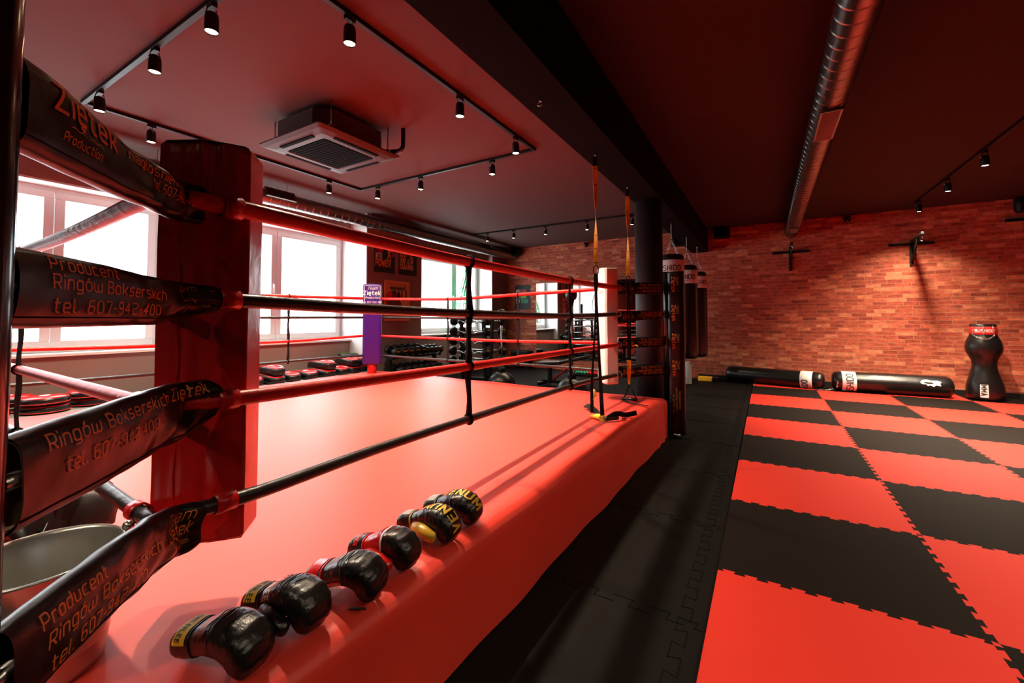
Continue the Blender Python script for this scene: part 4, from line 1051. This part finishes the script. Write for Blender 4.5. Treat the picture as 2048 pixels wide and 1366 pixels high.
# ================================================================== GYM CORNER
# dumbbell rack by the pier
rk = thing('dumbbell_rack', 'two tier black dumbbell rack standing in front of poster pier', 'rack', (-6.0, 6.25, 0))
for sy in (-.62, .62):
    m = MB(); m.box((0, sy, .35), (.06, .06, .66), Matrix.Rotation(-.18, 3, 'Y')); m.box((0, sy, .03), (.50, .06, .05)); m.build('leg', 'darkmetal', rk)
for z, dx in ((.62, -.02), (.27, .06)):
    m = MB(); R = Matrix.Rotation(.22, 3, 'Y')
    m.box((dx+.09, 0, z-.02), (.045, 1.38, .03), R); m.box((dx-.09, 0, z+.02), (.045, 1.38, .03), R)
    for sy in (-.66, .66): m.box((dx, sy, z), (.26, .03, .05), R)
    m.build('shelf', 'darkmetal', rk)
def dumbbell(r, L, name='dumbbell'):
    t = thing(name, 'x', 'dumbbell', (0, 0, 0))
    hd = MB().lathe([(r*.75, -L/2), (r*.96, -L/2+.006), (r, -L/2+.02), (r, -.065), (r*.94, -.058), (r*.5, -.056)], axis='x', n=28).build('head', 'darkmetal', t)
    MB().lathe([(.017, -.06), (.019, 0), (.017, .06)], axis='x', n=14).build('handle', 'metal', t)
    h2 = MB().lathe([(r*.5, .056), (r*.94, .058), (r, .065), (r, L/2-.02), (r*.96, L/2-.006), (r*.75, L/2)], axis='x', n=28).build('head', 'darkmetal', t)
    m = MB(); stroke_mesh(m, 'PRIME', r*.30, lambda u, v: Vector((L/2+.0015, u, r*.15+v)), .14, align='c', gap=.15, xs=1.1); m.build('lettering', 'orange', h2)
    return t
ord10 = ['first', 'second', 'third', 'fourth', 'fifth', 'sixth', 'seventh', 'eighth', 'ninth', 'tenth']
dbA, dbB = None, None
y = 5.66
for k in range(9):
    r = .085-.004*k
    if k in (0, 5): src = dumbbell(r, .30 if k == 0 else .24); o = src
    else: o = dup(src)
    big = (.085 if k < 5 else .065)
    o.location = (-5.99, y, .645+big); o.rotation_euler = (0, .22, 0)
    o['label'] = 'black round dumbbell on the upper tier of rack, %s from purple pad' % ord10[k]; o['group'] = 'dumbbells on the upper tier'
    y += 2*big+.006 - (0.02 if k == 4 else 0)
y = 5.72
src2 = None
for k in range(7):
    if k == 0: o = src2 = dumbbell(.083, .29)
    else: o = dup(src2)
    o.location = (-5.91, y, .295+.083); o.rotation_euler = (0, .22, 0)
    o['label'] = 'black round dumbbell on the lower tier of rack, %s from purple pad' % ord10[k]; o['group'] = 'dumbbells on the lower tier'
    y += .172
# barbell rack
br_ = thing('barbell_rack', 'tall black double sided barbell rack by the last window', 'rack', (-5.12, 7.12, 0))
for sx in (-.28, .28):
    m = MB(); m.box((sx, -.10, .68), (.06, .06, 1.36), Matrix.Rotation(.07, 3, 'X')); m.build('upright', 'darkmetal', br_)
    m = MB(); m.box((sx, .12, .68), (.06, .06, 1.36), Matrix.Rotation(-.07, 3, 'X')); m.build('upright', 'darkmetal', br_)
    MB().box((sx, 0, .03), (.07, .70, .06), bev=.004).build('foot', 'darkmetal', br_)
for z in (.10, 1.33): MB().box((0, 0, z), (.56, .05, .05)).build('crossbar', 'darkmetal', br_)
lv = [1.28, 1.07, .87, .67, .48]
for z in lv:
    for sx in (-.28, .28):
        for sy in (-1, 1): MB().box((sx, sy*(.19+(1.3-z)*.03), z-.03), (.05, .12, .02)).build('cradle', 'darkmetal', br_)
def barbell(ez):
    t = thing('curl_barbell' if ez else 'fixed_barbell', 'x', 'barbell', (0, 0, 0))
    pts = [(-.36, 0, 0), (-.22, 0, 0), (-.13, 0, -.035), (-.06, 0, .02), (.06, 0, .02), (.13, 0, -.035), (.22, 0, 0), (.36, 0, 0)] if ez else [(-.46, 0, 0), (.46, 0, 0)]
    MB().tube(smooth_path(pts, 4) if ez else pts, .014, 10).build('bar', 'metal', t)
    e = .36 if ez else .46
    for s in (-1, 1):
        h = MB().lathe([(.05, s*e), (.082, s*(e+.008)), (.086, s*(e+.02)), (.086, s*(e+.085)), (.08, s*(e+.10)), (.03, s*(e+.102))], axis='x', n=24).build('head', 'darkmetal', t)
        m = MB(); stroke_mesh(m, 'PRIME', .026, lambda u, v: Vector((e+.1035, u, .02+v)), .14, align='c'); 
        if s == 1: m.build('lettering', 'yellowlabel', h)
    return t
ez0, st0 = barbell(True), barbell(False)
for k, z in enumerate(lv):
    o = ez0 if k == 0 else dup(ez0); o.location = (-5.12, 7.12-.21-(1.3-z)*.05, z)
    o['label'] = 'chrome curl bar with black ends on barbell rack front, %s from the top' % ord10[k]; o['group'] = 'curl bars on the rack front'
    o = st0 if k == 0 else dup(st0); o.location = (-5.15, 7.12+.21+(1.3-z)*.05, z)
    o['label'] = 'straight fixed barbell on far side of barbell rack, %s from the top' % ord10[k]; o['group'] = 'straight bars on the rack back'
# reflex bags
def reflex(x, y, zb, label):
    t = thing('reflex_bag', label, 'reflex bag', (x, y, 0), 0, 'black reflex ball stands')
    MB().lathe([(.20, 0), (.25, .03), (.262, .10), (.25, .18), (.21, .255), (.14, .315), (.08, .34)], n=36).build('base', 'blackvinyl', t)
    MB().lathe([(.075, .33), (.068, .40), (.055, .43)], n=20).build('collar', 'darkmetal', t)
    m = MB(); m.tube([(.03*math.cos(k*.8), .03*math.sin(k*.8), .43+k*.0028) for k in range(40)], .006, 6); m.build('spring', 'metal', t)
    MB().lathe([(.019, .42), (.019, zb-.12)], n=14).build('pole', 'metal', t)
    MB().sphere((0, 0, zb), .098, 26, 16, (1, 1, 1.15)).build('ball', 'gloveleather', t)
    MB().lathe([(.03, zb-.19), (.045, zb-.13), (.05, zb-.09)], n=16).build('ball_neck', 'blackvinyl', t)
reflex(-4.25, 6.72, 1.40, 'black reflex ball stand nearer the windows, in front of barbell rack')
reflex(-2.79, 6.60, 1.73, 'taller black reflex ball stand nearer the white pad, in front of mirror')
# adjustable bench
be = thing('weight_bench', 'adjustable black weight bench with white wheels in front of mirror', 'bench', (-3.50, 7.62, 0))
MB().box((-.17, 0, .455), (.50, .27, .065), Matrix.Rotation(-.06, 3, 'Y'), bev=.025).build('seat', 'bagleather', be)
MB().box((.34, 0, .545), (.56, .28, .065), Matrix.Rotation(-.22, 3, 'Y'), bev=.025).build('backrest', 'bagleather', be)
MB().box((-.19, 0, .25), (.06, .08, .40)).build('post', 'darkmetal', be)
MB().tube([(-.15, 0, .10), (.30, 0, .46)], .022, 8).build('strut', 'redprint', be)
MB().box((.05, 0, .09), (.80, .06, .06)).build('beam', 'darkmetal', be)
for sx, wy in ((-.32, .48), (.44, .42)):
    MB().box((sx, 0, .06), (.07, wy, .06), bev=.006).build('foot', 'darkmetal', be)
for sy in (-.14, .06):
    MB().lathe([(.028, -.012), (.036, -.01), (.036, .01), (.028, .012)], (-.365, sy, .055), 16, axis='x').build('wheel', 'white', be)
# row of small vinyl dumbbells on the floor by the wall
wt = None
for k in range(10):
    col = 'green' if k < 4 else 'redprint'
    if k in (0, 4):
        wt = thing('vinyl_hand_weight', 'x', 'hand weight', (0, 0, 0))
        for s in (-1, 1): MB().sphere((0, s*.05, .033), .032, 14, 9).build('weight_head', col, wt)
        MB().lathe([(.012, -.04), (.012, .04)], (0, 0, .033), 10, axis='y').build('handle', col, wt); o = wt
    else: o = dup(wt)
    o.location = (-3.80+.072*k, 9.32, .045)
    o['label'] = 'small %s hand weight in the row under mirror, %s from the windows' % ('green' if k < 4 else 'red', ord10[k]); o['group'] = 'hand weights under the mirror'
sh = thing('weight_shelf', 'low black shelf under mirror carrying green and red hand weights', 'shelf', (-3.47, 9.32, 0))
MB().box((0, 0, .036), (.84, .20, .016)).build('board', 'darkmetal', sh)
for sx in (-.36, .36): MB().box((sx, 0, .014), (.04, .20, .028)).build('foot', 'darkmetal', sh)
# foam roller, yellow pad, stool, step
MT['greyfoam'] = mat('pale_grey_foam', (168, 168, 166), .6)
fr = thing('foam_roller', 'pale grey foam roller standing upright behind the hanging bags', 'foam roller', (-1.385, 9.27, 0))
MB().lathe([(.055, 0), (.072, .004), (.075, .012), (.075, .44), (.072, .448), (.05, .45)], n=28).build('roller', 'greyfoam', fr)
yp = thing('foam_strip', 'flat yellow foam strip with black end lying by brick wall', 'foam strip', (-1.10, 9.90, 0))
MB().box((-.03, 0, .045), (.27, .16, .09), bev=.012).build('strip', 'yellow', yp)
MB().box((.165, 0, .045), (.12, .17, .085), bev=.012).build('end_cap', 'bagleather', yp)
bx = thing('step_platform', 'black step platform standing at foot of brick wall under the training poster', 'step', (-5.62, 9.9, 0))
MB().box((0, 0, .43), (.52, .34, .10), bev=.02).build('top', 'darkmetal', bx)
for sx in (-.2, .2): MB().box((sx, 0, .19), (.10, .30, .38)).build('riser', 'darkmetal', bx)
# green net hanging in the last window
gn = MB(); top = Vector((-6.40, 8.50, 2.74))
import itertools
ends = [Vector((-6.38+.03*(k % 2), 7.88+k*.125, 1.25-.05*math.sin(k))) for k in range(8)]
rows = []
for e in ends:
    pth = [top.lerp(e, f)+Vector((.02*math.sin(f*9), .03*math.sin(f*7+e.y*3), 0)) for f in [i/7 for i in range(8)]]
    rows.append(pth); gn.tube(pth, .011, 6)
for i in range(1, 8): gn.tube([r[i] for r in rows], .008, 6)
o = gn.build('ball_net', 'greynet'); tag(o, 'green cord net hanging in the last window beside barbell rack', 'net')

# ================================================================== KICK SHIELDS ON THE LEDGE
def shield(top='redvinyl'):
    t = thing('kick_shield', 'x', 'kick shield', (0, 0, 0))
    sec = []
    for z, f in ((0, .93), (.012, .99), (.05, 1.0), (.085, .985), (.098, .93)):
        sec.append([Vector((.26*f*math.copysign(abs(math.cos(2*PI*k/28))**.55, math.cos(2*PI*k/28))+.02, .126*f*math.copysign(abs(math.sin(2*PI*k/28))**.55, math.sin(2*PI*k/28)), z+.018*math.cos(math.cos(2*PI*k/28)*2.0))) for k in range(28)])
    MB().rings(sec, True, True).build('shield_body', 'bagleather', t)
    s2 = [[Vector((p.x, p.y, p.z+.001)) for p in sec[-1]], [Vector((.02+(p.x-.02)*.9, p.y*.9, p.z+.012)) for p in sec[-1]]]
    MB().rings(s2, True, True).build('shield_face', 'redvinyl', t)
    MB().lathe([(.045, .1225), (.0, .123)], (.05, 0, 0.002), 18, cap=False).build('logo_print', 'paleprint', t)
    m = MB().tube([Vector((p.x*1.01, p.y*1.01, p.z-.055)) for p in sec[-1]], .004, 5, closed=True); m.build('piping', 'redprint', t)
    return t
sh0 = shield(); first = True
yy = [3.22, 3.50, 3.79, 4.07, 4.35, 4.64, 4.90, 5.14]
for k, y in enumerate(yy):
    for lay in range(2 if k in (1, 4, 6, 7) else 1):
        o = sh0 if first else dup(sh0); first = False
        o.location = (-6.26+.03*math.sin(k*2.1)-(.03 if lay else 0)-(.14 if k == 7 else .05 if k == 6 else 0), y+(.02 if lay else 0), .40+.124*lay); o.rotation_euler = (.0, 0, .06*math.sin(k*1.7+lay))
        o['label'] = 'red topped black kick shield on window ledge, %s layer, %s from red pad' % ('upper' if lay else 'lower', ord10[k]); o['group'] = 'kick shields on the ledge'
dk = thing('focus_mitt', 'black training mitt with green print lying on top of kick shields', 'mitt', (-6.52, 5.00, .648))
MB().sphere((0, 0, .03), .11, 20, 10, (1.1, .8, .3)).build('mitt_body', 'bagleather', dk)
m = MB(); m.strap([(-.05, -.03, .065), (.05, .02, .066)], .03, .002, (0, 1, 0)); m.build('logo_print', 'lime', dk)
dk2 = dup(dk, (-6.50, 5.17, .648), .5, 'black training mitt with green print beside purple pad, last on the shields')
# round pads left
def round_pad():
    t = thing('round_pad', 'x', 'target pad', (0, 0, 0))
    MB().lathe([(.13, 0), (.165, .006), (.178, .025), (.178, .052), (.168, .066)], n=32).build('pad_body', 'bagleather', t)
    MB().lathe([(.172, .0655), (.166, .074), (.10, .082), (0.001, .083)], n=32, cap=False).build('pad_face', 'redvinyl', t)
    MB().lathe([(.04, .0835), (.0, .084)], n=18, cap=False).build('logo_print', 'paleprint', t)
    MB().tube([(.1775*math.cos(2*PI*k/32), .1775*math.sin(2*PI*k/32), .018) for k in range(32)], .004, 5, closed=True).build('piping', 'redprint', t)
    return t
rp = round_pad(); first = True
for k, (x, y, d) in enumerate(((-6.24, .86, 'nearest black post'), (-6.55, 1.08, 'at the back against the wall'), (-6.22, 1.27, 'in the middle front'), (-6.36, 1.63, 'furthest along the ledge'))):
    for lay in range(2):
        o = rp if first else dup(rp); first = False
        o.location = (x+.015*lay, y-.01*lay, .401+.086*lay); o.rotation_euler = (0, 0, k+lay)
        o['label'] = 'round red and black target pad, %s, stack %s' % ('upper' if lay else 'lower', d); o['group'] = 'round pads on the ledge at left'
# ================================================================== ON THE CANVAS: BUCKET, BAG, GLOVES
bk = thing('metal_bucket', 'zinc bucket standing on red canvas behind the lowest printed cover', 'bucket', (-1.572, .318, ZD+.002))
prof_ = [(.0, .004), (.118, .0), (.128, .004), (.131, .02), (.135, .06), (.137, .062), (.137, .068), (.136, .072), (.150, .20), (.152, .203), (.152, .209), (.151, .213), (.160, .275), (.164, .279), (.164, .285), (.160, .286), (.156, .275), (.147, .213), (.132, .072), (.126, .012), (0, .012)]
MB().lathe(prof_, n=48, cap=False).build('bucket_body', 'zinc', bk)
for a in (math.radians(80), math.radians(260)):
    c = Vector((math.cos(a), math.sin(a), 0)); tn = Vector((-c.y, c.x, 0))
    R = Matrix((tn, c, Vector((0, 0, 1)))).transposed()
    m = MB().box(c*.163+Vector((0, 0, .25)), (.05, .004, .05), R, bev=.001)
    for s in (-1, 1): m.sphere(c*.166+tn*(s*.016)+Vector((0, 0, .243)), .004, 8, 6)
    m.build('handle_plate', 'metal', bk)
    MB().sphere(c*.168+Vector((0, 0, .298)), .014, 16, 10).build('handle_knob', 'metal', bk)
a0, a1 = math.radians(80), math.radians(260); hd = []
for i in range(25):
    f = i/24; an = PI*f; cc = Vector((math.cos(a0), math.sin(a0), 0)); tn = Vector((cc.y, -cc.x, 0))
    hd.append(cc*(.172*math.cos(an))+tn*(-.172*math.sin(an)*.985)+Vector((0, 0, .284-.10*math.sin(an))))
MB().tube(hd, .004, 8).build('bail', 'metal', bk)

gb = thing('gear_bag', 'black gear bag with straps and buckles lying on canvas behind the bucket', 'bag', (-2.66, .52, ZD))
Rb = Matrix.Rotation(math.radians(12), 3, 'Z')
m = MB(); sec = []
for f in [i/14 for i in range(15)]:
    x = lerp(-.30, .30, f); e = (1-abs(2*f-1)**4)**.5 if 0 < f < 1 else .12; ring_ = []
    for k in range(24):
        a = 2*PI*k/24
        ring_.append(Rb @ Vector((x, .17*(.65+.35*e)*math.copysign(abs(math.cos(a))**.7, math.cos(a))+.012*math.sin(x*30+a*3), .10*e+.006+.098*e*math.copysign(abs(math.sin(a))**.8, math.sin(a))+.006*math.sin(x*22+a*2)*e)))
    sec.append(ring_)
m.rings(sec, True, True); m.build('bag_body', 'bagleather', gb)
for x in (-.16, .02, .19):
    pts = [Rb @ Vector((x, .178*math.cos(a), .105+.112*math.sin(a))) for a in [PI*(.02+.96*i/16) for i in range(17)]]
    MB().strap(pts, .03, .004, Rb @ Vector((1, 0, 0))).build('strap', 'blackfabric', gb)
for x, y, z in ((-.16, -.165, .09), (.19, -.165, .10), (.27, -.10, .07), (.02, -.175, .05)):
    c = Rb @ Vector((x, y, z)); MB().box(c, (.042, .014, .034), Rb, bev=.004).box(c+Rb @ Vector((0, -.004, 0)), (.026, .016, .006), Rb).build('buckle', 'postblack', gb)
MB().tube(smooth_path([Rb @ Vector(p) for p in ((.28, -.08, .10), (.33, -.12, .06), (.36, -.10, .03), (.35, -.03, .025), (.31, 0, .06))], 6), .007, 8).build('carry_cord', 'blackvinyl', gb)
tp = thing('folded_tripod', 'folded black tripod lying across the gear bag with knob at its end', 'tripod', (-2.66, .52, ZD))
for k in range(3):
    o3 = Vector((.0, .02*(k-1), .245+.018*(1 if k == 1 else 0)))
    MB().tube([Rb @ (Vector((-.36, 0, 0))+o3), Rb @ (Vector((.24, .05, 0))+o3)], [.013, .016], 12).tube([Rb @ (Vector((-.05, .025, 0))+o3), Rb @ (Vector((.02, .03, 0))+o3)], .02, 12).build('leg', 'darkmetal', tp)
MB().lathe([(.02, 0), (.034, .005), (.034, .05), (.022, .06)], Rb @ Vector((.24, .05, .255)), 18, axis='x').build('tripod_head', 'postblack', tp)
m = MB(); c = Rb @ Vector((.34, .07, .26)); m.tube([Rb @ Vector((.29, .06, .258)), c], .006, 8)
for s in (-1, 1): m.sphere(c+Vector((0, 0, s*.022)), .015, 12, 8, (.6, 1, 1.3))
m.build('wing_knob', 'darkmetal', tp)

# ---- boxing gloves
SEC = [(-.160, .048, .030, .038, 0), (-.156, .049, .043, .049, 0), (-.136, .052, .048, .054, 3), (-.104, .057, .048, .054, 8), (-.070, .067, .046, .053, 16), (-.036, .082, .046, .058, 20), (-.004, .096, .050, .064, 15), (.028, .106, .054, .068, 5),
       (.060, .107, .058, .070, -12), (.090, .098, .061, .071, -36), (.110, .079, .060, .070, -62), (.116, .056, .056, .067, -86), (.108, .036, .046, .061, -108), (.092, .026, .030, .048, -132), (.076, .026, .012, .024, -150)]
def sec_at(s):
    i = min(int(s), len(SEC)-2); f = s-i
    return [lerp(SEC[i][j], SEC[i+1][j], f) for j in range(5)]
def gpt(s, a, e=0.0):
    """surface point: s = place along the glove, a = angle round the section (90 = back of the hand)"""
    x, z, h, w_, an = sec_at(s); an = math.radians(an)
    up_ = Vector((-math.sin(an), 0, math.cos(an)))
    ca, sa = math.cos(a), math.sin(a)
    flat_ = .82 if sa < 0 else 1.0
    return Vector((x, 0, z))+Vector((0, 1, 0))*((w_+e)*math.copysign(abs(ca)**.72, ca))+up_*((h+e)*flat_*math.copysign(abs(sa)**.72, sa))
def gpart(s0, s1, e=0.0, n=28, k=3, wr=0.0):
    m = MB(); N = max(2, int((s1-s0)*k)); rings = []
    for i in range(N+1):
        s = lerp(s0, s1, i/N)
        rings.append([gpt(s, 2*PI*j/n, e+wr*math.sin(s*9+6*math.sin(2*PI*j/n))*math.sin(2*PI*j/n*2+s)) for j in range(n)])
    m.rings(rings, True, True); return m
def folds(t, m_):
    for s, a0, a1, r in ((6.3, 35, 150, .0022), (6.75, 25, 160, .0028), (7.35, 30, 150, .0024), (7.9, 60, 130, .0018)):
        m = MB(); m.tube([gpt(s+.12*math.sin(k*.9+s), D2(lerp(a0, a1, k/18)), .0003) for k in range(19)], [r*math.sin(PI*max(.04, min(.96, k/18))) for k in range(19)], 8, flat=.6)
        m.build('leather_fold', m_, t)
D2 = math.radians
def glove(x, y, rz, side, label, group, c, texts=(), roll=0.0):
    """side = +1: thumb on the far side, -1: thumb on the near side"""
    t = thing('boxing_glove', label, 'boxing glove', (x, y, ZD+.003), rz, group)
    t.rotation_euler = (roll, 0, rz); t.scale = (.80, .80, .80); t.location.x += .03
    gpart(3.4, 7.0, 0, k=5, wr=.0012).build('hand_back', c.get('back', 'gloveleather'), t)
    gpart(7.0, 14, 0.0004, k=5, wr=.0016).build('fist', c.get('fist', 'gloveleather'), t)
    cu = gpart(0.0, 4.0, .0025); cu.build('cuff', c.get('cuff', 'gloveleather'), t)
    gpart(3.85, 4.1, .0035).build('cuff_trim', c.get('trim', 'gloveleather'), t)
    gpart(6.85, 7.1, .0012).build('piping', c.get('pipe', 'gloveleather'), t)
    th = smooth_path([(-.045, side*.044, .060), (-.012, side*.064, .066), (.028, side*.078, .062), (.062, side*.080, .050), (.088, side*.066, .040)], 5)
    n_ = len(th)
    MB().tube(th, [.020+.010*math.sin(PI*min(1, .25+.62*i/(n_-1))) if i < n_-2 else (.020 if i == n_-2 else .010) for i in range(n_)], 16).build('thumb', c.get('thumb', 'gloveleather'), t)
    folds(t, c.get('back', 'gloveleather'))
    # velcro strap patch over the cuff
    m = MB(); lo, hi = c.get('patch', (math.radians(20), math.radians(150)))
    m.grid(lambda u, v: gpt(lerp(1.9, 3.7, v), lerp(lo, hi, u), .0048), 14, 4); m.build('wrist_label', c.get('label', 'gloveleather'), t)
    for tx, mt, kind, s, a, size, xs in texts:
        m = MB()
        if kind == 'around':      # runs over the cuff from far side to near side
            def f(u, v):
                x_, z_, h_, w_, _ = sec_at(s); return gpt(s+v/.033, a+u/((h_+w_)/2), .0062)
        elif kind == 'along+':    # runs towards the fist
            def f(u, v):
                ds = u/.030; return gpt(s+ds, a-v/.07, .0028)
        else:                     # runs towards the cuff, upside down
            def f(u, v):
                ds = u/.030; return gpt(s-ds, a+v/.07, .0028)
        stroke_mesh(m, tx, size, f, .13, align='c' if kind == 'around' else 'l', xs=xs, step=.2)
        m.build('lettering', mt, t)
    return t
D2 = math.radians
silver = mat('silver_leather', (176, 172, 170), .3); MT['silver'] = silver
gl_ = 'boxing gloves in a row along the canvas edge'
cB = dict(label='yellowlabel', patch=(D2(15), D2(165)))
glove(-1.235, .575, D2(14), 1, 'black leather glove at the near end of row, yellow cuff label mostly hidden', gl_, cB, [('BENLEE', 'blackprint', 'around', 2.35, D2(110), .020, .8)], D2(6))
glove(-1.235, .735, D2(12), -1, 'black leather glove second from near end, yellow cuff label fully readable', gl_, cB, [('BENLEE', 'blackprint', 'around', 2.35, D2(112), .024, .8), ('BENLEE', 'paleprint', 'around', 5.0, D2(112), .026, .8)], D2(-4))
cR = dict(back='gloveleather', cuff='gloveleather', trim='redvinyl', pipe='gloveleather', label='redvinyl', thumb='redvinyl', patch=(D2(60), D2(150)))
g2_ = glove(-1.195, .915, D2(16), 1, 'black glove third from near end, white and red side trim', gl_, cR, [], D2(5))
m = MB(); m.grid(lambda u, v: gpt(lerp(3.0, 6.9, u), lerp(D2(190), D2(228), v), .0016), 16, 4); m.build('side_panel', 'whitevinyl', g2_)
m = MB(); m.strap([gpt(3.0+3.9*i/16, D2(188), .003) for i in range(17)], .005, .003, (0, 0, 1)); m.build('side_piping', 'redprint', g2_)
cR2 = dict(back='redvinyl', cuff='gloveleather', trim='redvinyl', pipe='whitevinyl', label='blackvinyl', thumb='redvinyl', patch=(D2(20), D2(140)))
glove(-1.215, 1.085, D2(12), -1, 'black fisted glove with red back and red thumb, fourth from near end', gl_, cR2, [('HAMMER', 'redprint', 'around', 2.4, D2(100), .022, .8)], D2(-3))
cV = dict(trim='gold', thumb='gold', label='silver', patch=(D2(40), D2(120)), pipe='gloveleather')
glove(-1.205, 1.305, D2(8), -1, 'black glove with gold thumb and gold letters on fist, second from far end', gl_, cV, [('VENUM', 'goldprint', 'along-', 10.8, D2(82), .040, .82), ('T', 'silver', 'around', 4.4, D2(70), .05, 1.0)], D2(-4))
glove(-1.215, 1.475, D2(8), 1, 'black glove with gold letters on fist at the far end of row', gl_, dict(trim='gloveleather', thumb='gold', label='silver', patch=(D2(40), D2(120))), [('VENUM', 'goldprint', 'along+', 5.4, D2(108), .040, .82), ('T', 'silver', 'around', 4.4, D2(70), .05, 1.0)], D2(4))
lb = MB().box((0, 0, .004), (.05, .008, .003), Matrix.Rotation(.5, 3, 'Z')); o = lb.build('canvas_label', 'blackprint'); o.location = (-1.075, .885, ZD-.002)
tag(o, 'tiny black label lying on canvas in front of the third glove', 'label')
